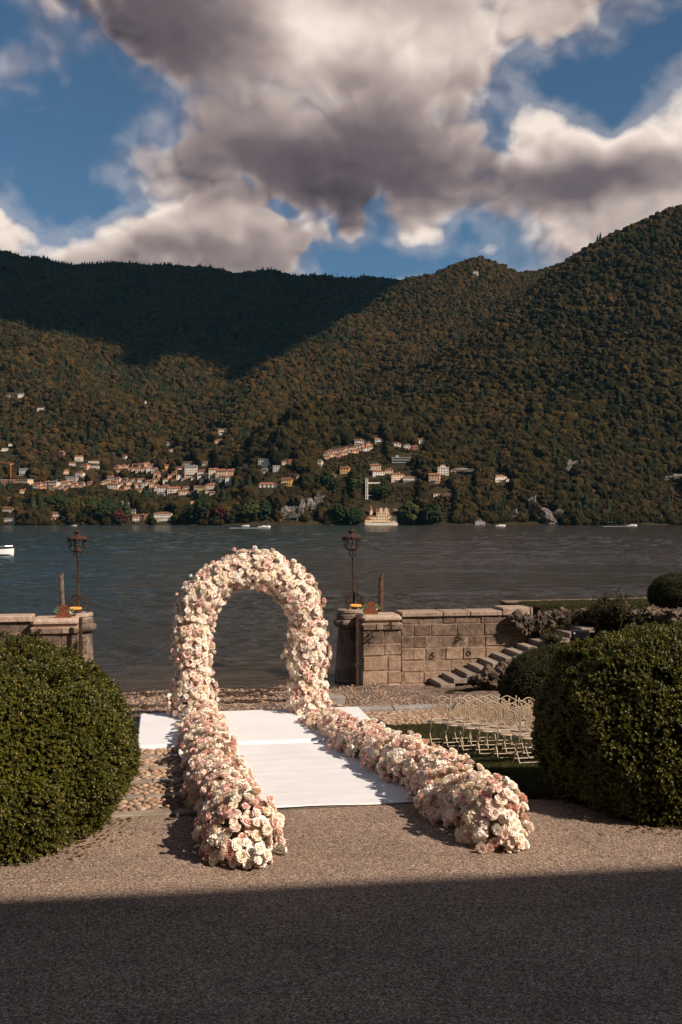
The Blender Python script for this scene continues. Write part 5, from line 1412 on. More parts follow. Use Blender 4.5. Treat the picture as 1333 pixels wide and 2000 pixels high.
# ================================================================== clipped bushes
BOX_STOPS = [(0.0, (0.025, 0.032, 0.004)), (0.45, (0.066, 0.070, 0.008)), (0.8, (0.138, 0.118, 0.013)), (1.0, (0.28, 0.185, 0.03))]
M_boxl = leafmat('box_leaf', BOX_STOPS, trans=0.18, rough=0.45, spec=0.35, noise_scale=2.2)
M_boxd = leafmat('dark_leaf', [(0, (0.018, 0.022, 0.006)), (.6, (0.042, 0.045, 0.011)), (1, (0.10, 0.085, 0.02))], trans=0.15, rough=0.5, spec=0.3, noise_scale=2.5)
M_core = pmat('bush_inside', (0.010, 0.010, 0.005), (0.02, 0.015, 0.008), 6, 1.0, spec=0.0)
M_twig = pmat('twig', (0.06, 0.04, 0.025), rough=.9)
def sprig(seed, n=13, L=.075, leaf=.024, mats=None):
    rr = random.Random(seed); g = Geo()
    g.tube([(0, 0, -.02), (0, 0, L)], .0016, 3, 1, False)
    for k in range(n):
        z = L * (k + 1) / n; a = k * 2.4 + rr.uniform(-.4, .4); tilt = rr.uniform(.35, 1.05); l = leaf * rr.uniform(.75, 1.2); w = l * .33
        d = Vector((math.cos(a) * math.cos(tilt), math.sin(a) * math.cos(tilt), math.sin(tilt))); s = Vector((-math.sin(a), math.cos(a), 0)); u = s.cross(d) * .25
        o = Vector((0, 0, z))
        g.add([o, o + d * l * .5 + s * w - u * l * .3, o + d * l, o + d * l * .5 - s * w - u * l * .3, o + d * l * .55], [(0, 1, 4), (1, 2, 4), (2, 3, 4), (3, 0, 4)])
    return g
sprig_b = [sprig(i).mesh('sprig', [M_boxl, M_twig]) for i in range(6)]
sprig_d = [sprig(20 + i, 14, .07, .019).mesh('sprig', [M_boxd, M_twig]) for i in range(5)]
def dome_pts(n, rx, ry, h, prof, seed, bumps=.075, freq=1.6):
    rr = np.random.default_rng(seed)
    z = rr.random(n); a = rr.random(n) * 2 * np.pi
    zz = z ** .85
    rad = prof(zz)
    keep = rr.random(n) < np.clip(rad + .22, 0, 1); zz, a, rad = zz[keep], a[keep], rad[keep]
    P = np.stack([rx * rad * np.cos(a), ry * rad * np.sin(a), h * zz], -1)
    e = 1e-3; dr = (prof(np.clip(zz + e, 0, 1)) - prof(np.clip(zz - e, 0, 1))) / (2 * e)
    N = np.stack([np.cos(a) / rx, np.sin(a) / ry, -dr / h], -1); N /= np.linalg.norm(N, axis=1)[:, None]
    b = fbm(P[:, 0] * freq, P[:, 1] * freq, P[:, 2] * freq, seed, 4, .6)
    b = b + 1.0 * vnoise(P[:, 0] * 7, P[:, 1] * 7, P[:, 2] * 7, seed + 3)
    b = b + 1.1 * vnoise(P[:, 0] * 1.1, P[:, 1] * 1.1, P[:, 2] * 1.1 + 7, seed + 21)
    holes = np.minimum(0, fbm(P[:, 0] * 3.1, P[:, 1] * 3.1, P[:, 2] * 3.1, seed + 9, 2) + .48)
    P = P + N * (bumps * b + .34 * holes - np.abs(rr.normal(0, .022, len(P))))[:, None]
    P[:, 2] = np.maximum(P[:, 2], 0.02)
    return P, N
def dome_profile(z):
    """waist slightly in at the ground, widest low down, round on top"""
    z = np.clip(z, 0, 1)
    low = .86 + .14 * sstep(0, .32, z)
    return np.where(z < .36, low, np.sqrt(np.clip(1 - ((z - .36) / .64) ** 2.3, 0, 1)))
def bush(c, rx, ry, h, n, sprigs, label, seed, sc=(.85, 1.25), cat='bush', name='clipped_bush', bumps=.07, prof=dome_profile, stem=True, group=None):
    r = empty(name, c); tag(r, label, cat, group)
    P, N = dome_pts(n, rx, ry, h, prof, seed, bumps)
    rr = np.random.default_rng(seed + 1)
    N2 = N + rr.normal(0, .42, N.shape) + np.array([0, 0, .25])
    scatter('foliage', P, N2, rr.uniform(*sc, len(P)), sprigs, r)['kind'] = 'stuff'
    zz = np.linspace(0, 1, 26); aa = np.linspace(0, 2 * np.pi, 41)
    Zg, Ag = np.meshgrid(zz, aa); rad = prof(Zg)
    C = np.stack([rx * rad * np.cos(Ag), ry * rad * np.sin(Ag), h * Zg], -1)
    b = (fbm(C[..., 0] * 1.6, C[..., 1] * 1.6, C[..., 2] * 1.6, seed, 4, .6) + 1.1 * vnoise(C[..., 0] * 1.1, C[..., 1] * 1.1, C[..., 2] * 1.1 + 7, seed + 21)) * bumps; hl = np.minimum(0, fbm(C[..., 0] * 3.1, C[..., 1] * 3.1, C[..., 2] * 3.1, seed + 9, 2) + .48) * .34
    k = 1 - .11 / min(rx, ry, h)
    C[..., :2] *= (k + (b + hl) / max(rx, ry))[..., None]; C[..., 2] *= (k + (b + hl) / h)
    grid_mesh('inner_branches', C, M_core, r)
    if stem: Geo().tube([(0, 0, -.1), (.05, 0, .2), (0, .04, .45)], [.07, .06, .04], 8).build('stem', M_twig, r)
    return r
pl = at(-6, 1650, 10.9)
bush((pl.x, 10.82, 0), 1.47, 1.64, 1.91, 32000, sprig_b, 'big round clipped bush at the left edge of the gravel', 31, group='big clipped bushes either side of the aisle')
prr = at(1345, 1640, 11.9)
bush((prr.x, 12.0, -0.05), 1.72, 1.55, 2.10, 34000, sprig_b, 'big round clipped bush at the right edge beside the chairs', 47, group='big clipped bushes either side of the aisle')
q = at(1095, 1365, 24.0)
bush((q.x, 24.0, -1.55), 1.42, 1.2, 1.78, 20000, sprig_d, 'smaller smooth dark bush between the stairs and the big right bush', 53, bumps=.04)
q = at(1340, 1200, 33.0)
bush((q.x, 33.3, TOPZ), 1.0, 1.0, 1.25, 9000, sprig_d, 'round dark clipped tree on the terrace at the right edge', 59, (1.1, 1.6), bumps=.05)
# wild shrub by the top of the stairs
M_shrubl = leafmat('shrub_leaf', [(0, (0.030, 0.030, 0.010)), (.6, (0.060, 0.050, 0.016)), (1, (0.11, 0.06, 0.03))], trans=.25, rough=.6, noise_scale=1.5)
sprig_s = [sprig(60 + i, 12, .22, .06).mesh('sprig', [M_shrubl, M_twig]) for i in range(4)]
def shrub(px, py, Y, w, h, n, label, seed):
    p = at(px, py, Y); r = empty('wild_shrub', p); tag(r, label, 'shrub'); rr = np.random.default_rng(seed); P, N = [], []; g = Geo()
    for k in range(14):
        a = rr.uniform(0, 6.28); l = rr.uniform(.2, 1) * w; hh = h * rr.uniform(.6, 1.05) * (1 - .35 * l / w)
        tip = np.array([math.cos(a) * l, math.sin(a) * l * .7, hh]); g.tube([(0, 0, -.1), tuple(tip * .5 + np.array([0, 0, .1])), tuple(tip)], [.03, .02, .008], 5)
        for j in range(n // 14):
            u = rr.uniform(.25, 1.05); q = tip * u + rr.normal(0, .10, 3); P.append(q); N.append(tip * .5 + rr.normal(0, .5, 3) + np.array([0, 0, .3]))
    g.build('branches', M_twig, r); scatter('foliage', np.array(P), np.array(N), rr.uniform(.6, 1.1, len(P)), sprig_s, r)['kind'] = 'stuff'
shrub(1190, 1240, 33.0, 1.0, 1.35, 900, 'loose wild shrub growing among rocks at the head of the stairs', 5)
shrub(1225, 1215, 32.6, .8, .5, 300, 'low straggling shrub right of the tall wild shrub', 6)
shrub(1150, 1225, 33.6, .5, .5, 220, 'reddish low shrub behind the black floodlight box', 7)
shrub(1085, 1262, 31.4, .45, .35, 160, 'small green plant under the upper steps beside the black box', 8)
def wallplant(q, w, h, n, lab, seed):
    r = empty('wall_plant', q); tag(r, lab, 'plant'); rr = np.random.default_rng(seed); P = rr.normal(0, 1, (n, 3)) * np.array([w, .03, h]) ; N = np.stack([rr.normal(0, .6, n), -np.abs(rr.normal(.8, .4, n)), rr.normal(.1, .6, n)], -1)
    scatter('foliage', P, N, rr.uniform(.35, .7, n), sprig_s, r)['kind'] = 'stuff'
    Geo().tube([(0, .05, -h), (0, -.03, 0), (.02, -.05, h)], [.01, .007, .003], 5).build('stem', M_twig, r)
def onpier(a, d, z): v = Vector((a.x, a.y, 0)) + PX * d - AX * .08; v.z = z; return v
wallplant(onpier(pl_a, .25, TOPZ - .62), .06, .16, 36, 'green tuft hanging from the cap of the left pier', 3)
wallplant(onpier(pl_a, pl_L + .08, TOPZ - .85), .10, .14, 40, 'green plant rooted between left pier and tower', 4)
wallplant(onpier(pr_a, .30, TOPZ - .72), .07, .12, 30, 'green tuft under the cap of the right pier', 5)
wallplant(onpier(pr_a, .95, TOPZ - .42), .04, .07, 14, 'tiny plant on the cap band of the right pier', 6)
wallplant(w0 + PX * 2.05 - AX * .05 + Vector((0, 0, TOPZ - .88)), .06, .07, 20, 'small plant growing from a joint of the harbour wall', 7)
# grass fringe and fallen leaves at the foot of the left bush
grass('grass_fringe', 8.6, 11.2, -3.6, -.2, 5200, 'ragged grass fringe at the foot of the left clipped bush', (1.0, 1.9),
      where=lambda S, T: (np.abs(np.hypot(*(np.array(st2xy(S, T)) - np.array([[pl.x], [10.82]]))) - 1.42) < .16) & (T < -1.6))
M_leaf = pmat('fallen_leaf', (0.16, 0.08, 0.035), (0.09, 0.05, 0.02), 8, .8)
fl = []
leafg = Geo().add([(0, -.03, 0), (.017, 0, .006), (0, .03, 0), (-.017, 0, .006), (0, 0, -.004)], [(0, 1, 4), (1, 2, 4), (2, 3, 4), (3, 0, 4)])
for (bx, by, br) in ((pl.x, 10.95, 1.45), (prr.x, 12.0, 1.65)):
    for k in range(420):
        a = random.uniform(0, 6.28); d = br + abs(random.gauss(0, .22)) - .2; x, y = bx + d * math.cos(a), by + d * math.sin(a)
        fl.append((leafg, Matrix.Translation((x, y, ground(x, y) + .012)) @ Euler((random.uniform(-.4, .4), random.uniform(-.4, .4), random.uniform(0, 6))).to_matrix().to_4x4(), 0))
o = join_many(fl, [M_leaf], 'fallen_leaves'); tag(o, 'brown fallen leaves around the feet of the big bushes', 'leaves', kind='stuff')
# ================================================================== white platform and runner
def cloth_mat(name, c):
    m, nt, b, out = newmat(name)
    co = nt.new('ShaderNodeTexCoord').outputs['Object']
    col = nt.mix(nt.ss(nt.noise(co, 1.1, 5, .6), .35, .75), c, tuple(x * .93 for x in c))
    col = nt.mix(nt.ss(nt.noise(co, 9, 4, .6), .62, .8), col, tuple(x * .86 for x in c))
    nt.put(b.inputs['Base Color'], col); b.inputs['Roughness'].default_value = .95; b.inputs['Specular IOR Level'].default_value = .1
    bp = nt.new('ShaderNodeBump'); bp.inputs['Strength'].default_value = .35; bp.inputs['Distance'].default_value = .012
    nt.put(bp.inputs['Height'], nt.m('ADD', nt.noise(nt.v('MULTIPLY', co, (1, 4.5, 1)), 2.2, 4, .55), nt.m('MULTIPLY', nt.noise(co, 260, 2), .12)))
    nt.l.new(bp.outputs[0], b.inputs['Normal'])
    return m
M_cloth = cloth_mat('white_felt', (0.64, 0.645, 0.655))
PT0, PT1, PS0, PS1, PZ = -0.44, 3.50, 15.42, 17.98, -0.12
plat = empty('ceremony_platform', (*st2xy((PS0 + PS1) / 2, (PT0 + PT1) / 2), 0), TH); tag(plat, 'low white cloth-covered platform under the flower arch', 'platform')
gz = float(ground_st(PS1, 1.0)) - .02
g = Geo().box((0, 0, (PZ + gz) / 2), (PT1 - PT0, PS1 - PS0, PZ - gz), bevel=.02); g.build('deck', M_cloth, plat)
# front flap of the cloth that sags over the edge
n = 40; W = PT1 - PT0; vs = []
for i in range(n + 1):
    x = -W / 2 + W * i / n; w_ = .010 * math.sin(i * 1.7) + .008 * math.sin(i * .61)
    vs += [(x, -(PS1 - PS0) / 2 + .03, PZ + .006), (x, -(PS1 - PS0) / 2 - .012, PZ + .004), (x, -(PS1 - PS0) / 2 - .035 - w_, float(ground_st(PS0, 1.0)) + .01), (x, -(PS1 - PS0) / 2 - .10 - 2 * w_, float(ground_st(PS0, 1.0)) + .012)]
g = Geo().add(vs, [(i * 4 + j, i * 4 + 4 + j, i * 4 + 5 + j, i * 4 + 1 + j) for i in range(n) for j in range(3)]); g.build('cloth_flap', M_cloth, plat, True)
RT0, RT1, RS0, RS1 = 0.60, 2.98, 11.36, PS0 - .02
S = np.linspace(RS0, RS1, 90); T = np.linspace(RT0, RT1, 50); SS, TT = np.meshgrid(S, T)
wr = .008 * fbm(SS * 3.2, TT * .7, seed=61, octv=3) + .005 * fbm(SS * .9, TT * 2.4, seed=62, octv=3) + .010 * np.exp(-((SS - 13.2 - .05 * TT) / .03) ** 2) + .008 * np.exp(-((SS - 12.1 + .04 * TT) / .025) ** 2) 
edge_wave = .045 * vnoise(TT * 1.7, TT * 0 + 3, seed=6)
SS2 = SS + edge_wave * (SS < RS0 + .01)
ZZ = ground_st(SS, TT) + .016 + np.maximum(wr, -.008)
ZZ = np.where(SS > RS1 - .25, np.maximum(ZZ, ZZ + (PZ + .012 - ZZ) * sstep(RS1 - .12, RS1, SS) * 0.0), ZZ)
X, Y = st2xy(SS2, TT)
rn = grid_mesh('white_runner', np.stack([X, Y, ZZ], -1)[:, ::-1], M_cloth); tag(rn, 'white fabric runner laid along the aisle between the flower garlands', 'runner')
sd = rn.modifiers.new('thick', 'SOLIDIFY'); sd.thickness = .006; sd.offset = -1

# ================================================================== flowers
def petal_mat(name, c, c2, trans=.16):
    m, nt, b, out = newmat(name)
    rnd = nt.new('ShaderNodeObjectInfo').outputs['Random']
    co = nt.new('ShaderNodeNewGeometry').outputs['Position']
    f = nt.m('ADD', nt.m('MULTIPLY', rnd, .55), nt.m('MULTIPLY', nt.ss(nt.noise(co, 26, 3), .3, .7), .45))
    col = nt.mix(f, c, c2)
    nt.put(b.inputs['Base Color'], col); b.inputs['Roughness'].default_value = .7; b.inputs['Specular IOR Level'].default_value = .15
    tr = nt.new('ShaderNodeBsdfTranslucent'); nt.put(tr.inputs[0], col)
    mx = nt.new('ShaderNodeMixShader'); mx.inputs[0].default_value = trans
    nt.l.new(b.outputs[0], mx.inputs[1]); nt.l.new(tr.outputs[0], mx.inputs[2]); nt.l.new(mx.outputs[0], out.inputs[0])
    return m
PM = [petal_mat('petal_white', (0.90, 0.80, 0.68), (0.91, 0.85, 0.76)), petal_mat('petal_cream', (0.86, 0.71, 0.53), (0.87, 0.76, 0.61)), petal_mat('petal_blush', (0.89, 0.68, 0.56), (0.90, 0.77, 0.67)),
      petal_mat('petal_pink', (0.85, 0.57, 0.48), (0.88, 0.68, 0.59)), petal_mat('petal_rose', (0.74, 0.43, 0.37), (0.80, 0.54, 0.48)), pmat('flower_stem', (0.045, 0.040, 0.018), rough=.8), pmat('flower_heart', (0.45, 0.36, 0.14), rough=.8)]
def petal(g, th, r0, r1, h0, h1, wa, curl, mi, rr, nu=3, nv=3, ruffle=.06):
    vs = []
    for j in range(nv + 1):
        v = j / nv
        rad = r0 + (r1 - r0) * v ** 1.3; z = h0 + (h1 - h0) * math.sin(v * 1.57) - curl * max(0, v - .55) ** 2 * 4
        wd = wa * (0.35 + .9 * math.sin(min(1, v * 1.05) * 2.2) * .75)
        for i in range(nu + 1):
            u = -1 + 2 * i / nu; a = th + u * wd
            q = rad * (1 + .10 * (1 - u * u) * v) + ruffle * rr.uniform(-1, 1) * v
            vs.append((q * math.cos(a), q * math.sin(a), z - .10 * u * u * v + ruffle * rr.uniform(-1, 1) * v))
    g.add(vs, [(j * (nu + 1) + i, j * (nu + 1) + i + 1, (j + 1) * (nu + 1) + i + 1, (j + 1) * (nu + 1) + i) for j in range(nv) for i in range(nu)], mi)
def rose_geo(seed, outer, inner, full=1.0):
    rr = random.Random(seed); g = Geo()
    g.lathe([(.16, 0.05), (.22, .3), (.16, .62), (.02, .66)], 6, mi=inner)
    for n, r0, r1, h0, h1, wa, cu in ((3, .15, .30, .1, .84, .85, 0.0), (4, .20, .48, .0, .86, .74, .03), (5, .26, .72, -.15, .80, .66, .08), (6, .30, .92, -.35, .64, .60, .14 * full), (5, .30, 1.02, -.45, .34, .55, .10 * full)):
        a0 = rr.uniform(0, 6)
        for k in range(n): petal(g, a0 + 6.283 * k / n + rr.uniform(-.15, .15), r0, r1 * rr.uniform(.92, 1.08), h0, h1 * rr.uniform(.9, 1.1), wa, cu, inner if n < 5 else outer, rr, ruffle=.035)
    return g
def hydra_geo(seed, mi, n=95, dome=.82):
    rr = random.Random(seed); g = Geo(); V, F = ico(2); g.add(V * np.array([.80, .80, .72]) + np.array([0, 0, .1]), F, mi)
    for k in range(n):
        z = 1 - (k + .5) / n * (1 + dome); a = k * 2.39996 + rr.uniform(-.15, .15); rad = math.sqrt(max(0, 1 - z * z))
        nrm = Vector((rad * math.cos(a), rad * math.sin(a), z)); o = Vector((nrm.x, nrm.y, nrm.z * .88 + .1)) * rr.uniform(.90, 1.06)
        q = nrm.to_track_quat('Z', 'Y') @ Euler((rr.uniform(-.35, .35), rr.uniform(-.35, .35), rr.uniform(0, 6))).to_quaternion()
        s = rr.uniform(.17, .235)
        for p in range(4):
            b = p * 1.5708; d = Vector((math.cos(b), math.sin(b), .22)); e = Vector((-math.sin(b), math.cos(b), 0))
            g.add([o, o + q @ (d * s * .62 + e * s * .42), o + q @ (d * s * 1.0 + Vector((0, 0, s * .05))), o + q @ (d * s * .62 - e * s * .42)], [(0, 1, 2, 3)], mi)
    return g
def mum_geo(seed, mi, n=130):
    rr = random.Random(seed); g = Geo(); V, F = ico(1); g.add(V * .55 + np.array([0, 0, .15]), F, mi)
    for k in range(n):
        z = 1 - (k + .5) / n * 1.55; a = k * 2.39996; rad = math.sqrt(max(0, 1 - z * z)); nrm = Vector((rad * math.cos(a), rad * math.sin(a), z))
        q = nrm.to_track_quat('Z', 'Y') @ Euler((rr.uniform(-.5, .5), rr.uniform(-.5, .5), rr.uniform(0, 6))).to_quaternion(); L = rr.uniform(.45, .62); w = rr.uniform(.09, .14); o = nrm * .45 + Vector((0, 0, .12))
        g.add([o + q @ Vector((-w * .5, 0, 0)), o + q @ Vector((w * .5, 0, 0)), o + q @ Vector((w, .06, L * .7)), o + q @ Vector((-w, .06, L * .7)), o + q @ Vector((w * .5, .20, L)), o + q @ Vector((-w * .5, .20, L))], [(0, 1, 2, 3), (3, 2, 4, 5)], mi)
    return g
def orchid_geo(seed, mi):
    rr = random.Random(seed); g = Geo()
    for k, (a, L, w) in enumerate(((1.57, .85, .42), (3.25, 1.0, .62), (-.1, 1.0, .62), (3.9, .85, .40), (5.5, .85, .40))):
        d = Vector((math.cos(a), math.sin(a), 0)); e = Vector((-d.y, d.x, 0)); z = .05 if k in (1, 2) else 0
        g.add([(0, 0, z), d * L * .5 + e * w * .9 + Vector((0, 0, z + .10)), d * L + e * w * .35 + Vector((0, 0, z - .02)), d * L - e * w * .35 + Vector((0, 0, z - .02)), d * L * .5 - e * w * .9 + Vector((0, 0, z + .10)), d * L * .55 + Vector((0, 0, z + .02))], [(0, 1, 5), (1, 2, 5), (2, 3, 5), (3, 4, 5), (4, 0, 5)], mi)
    g.lathe([(.01, .02), (.16, .12), (.10, .28), (.02, .30)], 6, (0, -.08, 0), mi=4)
    return g
def bud_geo(seed, mi):
    rr = random.Random(seed); g = Geo(); g.lathe([(.05, -.1), (.5, .3), (.62, .75), (.42, 1.2), (.05, 1.45)], 7, mi=mi); g.lathe([(.03, -.25), (.32, 0), (.42, .22)], 5, mi=5); return g
def spray_geo(seed, mi):
    """a spray of small open blooms on thin stems"""
    rr = random.Random(seed); g = Geo()
    for k in range(6):
        a = rr.uniform(0, 6.28); t = rr.uniform(.1, .75); d = Vector((math.cos(a) * math.sin(t), math.sin(a) * math.sin(t), math.cos(t))); o = d * rr.uniform(.7, 1.1); s = rr.uniform(.26, .38)
        g.tube([(0, 0, 0), o * .6 + Vector((0, 0, .05)), o], .03, 3, 5, False)
        q = d.to_track_quat('Z', 'Y')
        for p in range(6):
            b = p * 1.047; e = Vector((math.cos(b), math.sin(b), .45)); f = Vector((-math.sin(b), math.cos(b), 0))
            g.add([o, o + q @ (e * s * .65 + f * s * .42), o + q @ (e * s * 1.05), o + q @ (e * s * .65 - f * s * .42)], [(0, 1, 2, 3)], mi)
    return g
KINDS = {'rose': [rose_geo(1, 0, 0), rose_geo(2, 1, 1), rose_geo(3, 2, 2), rose_geo(4, 2, 3), rose_geo(5, 3, 3), rose_geo(6, 1, 2), rose_geo(7, 3, 4), rose_geo(8, 0, 1), rose_geo(9, 0, 2)],
         'hydrangea': [hydra_geo(1, 0), hydra_geo(2, 0, 80), hydra_geo(3, 1), hydra_geo(4, 2), hydra_geo(5, 2, 110)],
         'chrysanthemum': [mum_geo(1, 0), mum_geo(2, 0), mum_geo(3, 2)],
         'lisianthus': [rose_geo(11, 0, 1, .4), rose_geo(12, 2, 2, .4), rose_geo(13, 3, 4, .4), rose_geo(14, 0, 0, .4)],
         'orchid': [orchid_geo(1, 0), orchid_geo(2, 0), orchid_geo(3, 2)],
         'small_blooms': [spray_geo(1, 0), spray_geo(2, 2), spray_geo(3, 3), spray_geo(4, 0)],
         'bud': [bud_geo(1, 0), bud_geo(2, 1)], 'pink_carnation': [mum_geo(8, 3, 110), mum_geo(9, 4, 110)]}
KMESH = {}
def flower_mesh(kind, v):
    if (kind, v) not in KMESH: KMESH[(kind, v)] = KINDS[kind][v].mesh(kind, PM, kind in ('rose', 'lisianthus', 'bud'))
    return KMESH[(kind, v)]
MIXA = [('rose', .062, .34), ('hydrangea', .10, .21), ('chrysanthemum', .072, .15), ('lisianthus', .050, .16), ('orchid', .060, .06), ('small_blooms', .07, .04), ('pink_carnation', .05, .06)]
MIXG = [('rose', .064, .33), ('hydrangea', .118, .25), ('chrysanthemum', .090, .16), ('lisianthus', .054, .15), ('small_blooms', .075, .08), ('pink_carnation', .048, .05), ('bud', .024, .015)]
def pick(mix, rr):
    u = rr.random() * sum(m_[2] for m_ in mix)
    for k, r_, w_ in mix:
        u -= w_
        if u <= 0: return k, r_ * rr.uniform(.82, 1.2)
    return mix[0][0], mix[0][1]
def dress(root, sampler, mix, tries, seed, score, tight=.78, lift=(.0, .05), spill=.06):
    """throw flowers at a surface until it is full; the ones that show most become parts"""
    rr = random.Random(seed); cell = .12; gridd = {}; placed = []
    for _ in range(tries):
        p, n = sampler(rr); kind, r_ = pick(mix, rr)
        if rr.random() < .5 and len(placed) > 300: kind, r_ = rr.choice(['lisianthus', 'rose', 'rose']), rr.uniform(.042, .060)
        off = rr.uniform(*lift); far = rr.random() < spill
        if far: off += rr.uniform(.05, .11); kind, r_ = rr.choice(['rose', 'rose', 'lisianthus']), rr.uniform(.040, .058)
        q = p + n * off; key = tuple(int(math.floor(c / cell)) for c in q); ok = True
        for dx in (-2, -1, 0, 1, 2):
            for dy in (-2, -1, 0, 1, 2):
                for dz in (-2, -1, 0, 1, 2):
                    for (q2, r2) in gridd.get((key[0] + dx, key[1] + dy, key[2] + dz), ()):
                        if (q - q2).length_squared < ((r_ + r2) * tight) ** 2: ok = False; break
                    if not ok: break
                if not ok: break
            if not ok: break
        if not ok: continue
        gridd.setdefault(key, []).append((q, r_))
        d = (n + Vector((rr.gauss(0, .28), rr.gauss(0, .28), rr.gauss(0, .28) + .12))).normalized()
        v = rr.randrange(len(KINDS[kind]))
        mt = Matrix.Translation(q) @ d.to_track_quat('Z', 'Y').to_matrix().to_4x4() @ Matrix.Rotation(rr.uniform(0, 6.28), 4, 'Z') @ Matrix.Diagonal((r_, r_, r_, 1)) @ Matrix.Translation((0, 0, -.25))
        placed.append((score(q, n) * r_, kind, v, mt, q, n, r_, far or off > .03, p))
    placed.sort(key=lambda e: -e[0])
    for e in placed[:300]:
        o = link(e[1], flower_mesh(e[1], e[2]), root); o.matrix_local = e[3]
    if len(placed) > 300:
        o = join_many([(KINDS[e[1]][e[2]], e[3], 0) for e in placed[300:]], PM, 'flowers', root, False); o['kind'] = 'stuff'
    g = Geo()
    for e in placed:
        if e[7]:
            c = e[4] - e[5] * .02; base = e[8] - e[5] * .12 + Vector((rr.uniform(-.05, .05), rr.uniform(-.05, .05), -.04))
            g.tube([base, (base + c) / 2 + Vector((rr.uniform(-.01, .01), 0, .01)), c], .0042, 4, 0, False)
    o = g.build('stems', PM[5], root); o['kind'] = 'stuff'
    return len(placed)
M_foam_g = pmat('floral_base', (0.42, 0.27, 0.19), (0.20, 0.14, 0.08), 14, .95)
toCam = Vector((0.0, -1.0, .18)).normalized()
# ---- arch
aL = at(378, 1395, 17.52); aR = at(600, 1390, 17.86)
ctr = (aL + aR) / 2; half = (aR - aL).length / 2; ctr.z = PZ
arch = empty('flower_arch', (ctr.x, ctr.y, PZ)); tag(arch, 'tall round arch covered in white and blush flowers on the platform', 'flower arch')
axv = Vector((aR.x - aL.x, aR.y - aL.y, 0)).normalized(); ayv = Vector((-axv.y, axv.x, 0))
topz = at(490, 1072, 17.7).z - PZ; TRD = .345
legH = topz - TRD - half
def arch_center(u):
    L1, L2 = legH, math.pi * half
    tot = 2 * L1 + L2; d = u * tot
    if d < L1: return Vector((-half * (1.0 + .0 * d), 0, d)), Vector((0, 0, 1))
    if d < L1 + L2:
        a = math.pi - (d - L1) / half
        return Vector((half * math.cos(a), 0, legH + half * math.sin(a))), Vector((math.sin(a), 0, -math.cos(a)))
    d -= L1 + L2
    return Vector((half, 0, legH - d)), Vector((0, 0, -1))
def arch_sample(rr):
    u = rr.random(); c, tg = arch_center(u); b = rr.random() * 6.283
    out = Vector((tg.z, 0, -tg.x)); rad = TRD * (1 + .07 * math.sin(u * 40) + .05 * math.sin(u * 23 + 1)) * (1.08 if c.z < .5 else 1)
    n = out * math.cos(b) + Vector((0, 1, 0)) * math.sin(b)
    p = c + n * (rad - .10)
    W = axv * p.x + ayv * p.y + Vector((0, 0, max(.05, p.z))); Nn = (axv * n.x + ayv * n.y + Vector((0, 0, n.z)))
    return W, Nn
g = Geo(); pts = [arch_center(u)[0] for u in np.linspace(0.0, 1, 60)]
g.tube([axv * p.x + Vector((0, 0, p.z)) for p in pts], TRD - .115, 14); g.build('frame_core', M_foam_g, arch, True)
na = dress(arch, arch_sample, MIXA, 24000, 5, lambda q, n: max(0, n.dot(toCam)) + .35, .62, (0, .05), .04)
# ---- garlands
def garland(pix, wid, hgt, name_label, seed, tries):
    cs = [onground(px, py) for px, py in pix]
    r = empty('flower_garland', (cs[-1].x, cs[-1].y, cs[-1].z)); tag(r, name_label, 'flower garland', 'flower garlands lining the aisle'); o0 = Vector(r.location)
    cum = [0]; 
    for a, b in zip(cs[:-1], cs[1:]): cum.append(cum[-1] + (b - a).length)
    tot = cum[-1]
    def cen(d):
        d = min(max(d, 0), tot)
        for i in range(len(cs) - 1):
            if d <= cum[i + 1] or i == len(cs) - 2:
                f = (d - cum[i]) / (cum[i + 1] - cum[i]); q = cs[i].lerp(cs[i + 1], f); t = (cs[i + 1] - cs[i]).normalized(); g_ = (i + f) / (len(cs) - 1); break
        return q, t, d / tot
    def sample(rr):
        d = rr.uniform(-.22, tot + .30); q, t, f = cen(d); w = wid[0] + (wid[1] - wid[0]) * f; h = hgt[0] + (hgt[1] - hgt[0]) * f
        w *= 1 + .14 * math.sin(d * 3.1 + seed) + .09 * math.sin(d * 7.7); h *= 1 + .12 * math.sin(d * 4.3 + 2 * seed) + .10 * math.sin(d * 9.1)
        e = Vector((t.y, -t.x, 0)).normalized(); b = math.acos(rr.uniform(-1, 1))
        nn = e * math.cos(b) / w + Vector((0, 0, 1)) * math.sin(b) / h; end = 0
        over = d - tot if d > tot else (-d if d < 0 else 0)
        if over > 0:
            lim = .30 if d > tot else .22; end = over / lim; k = math.sqrt(max(0, 1 - end * end)); w *= k; h *= k; nn += t * (1 if d > tot else -1) * end / (.3)
            q = q + t * (over if d > tot else -over)
        p = q + e * math.cos(b) * (w - .07) + Vector((0, 0, 1)) * (math.sin(b) * (h - .07))
        p.z = max(p.z, q.z + .05)
        return p - o0, nn.normalized()
    g = Geo(); vs = []; n = 24; m_ = 9
    for i in range(n + 1):
        q, t, f = cen(tot * i / n); w = (wid[0] + (wid[1] - wid[0]) * f) * .66; h = (hgt[0] + (hgt[1] - hgt[0]) * f) * .62; e = Vector((t.y, -t.x, 0)).normalized(); k = .5 if i in (0, n) else 1
        for j in range(m_): b = math.pi * j / (m_ - 1); vs.append(q - o0 + e * math.cos(b) * w * k + Vector((0, 0, math.sin(b) * h * k + .01)))
    g.add(vs, [(i * m_ + j, i * m_ + j + 1, (i + 1) * m_ + j + 1, (i + 1) * m_ + j) for i in range(n) for j in range(m_ - 1)] + [tuple(range(m_)), tuple(reversed(range(n * m_, (n + 1) * m_)))])
    g.build('floral_base', M_foam_g, r, True)
    return dress(r, sample, MIXG, tries, seed, lambda q, nn: (max(0, nn.dot(toCam)) + .3) * (1 + .12 * -q.length), .70, (0, .07), .10)
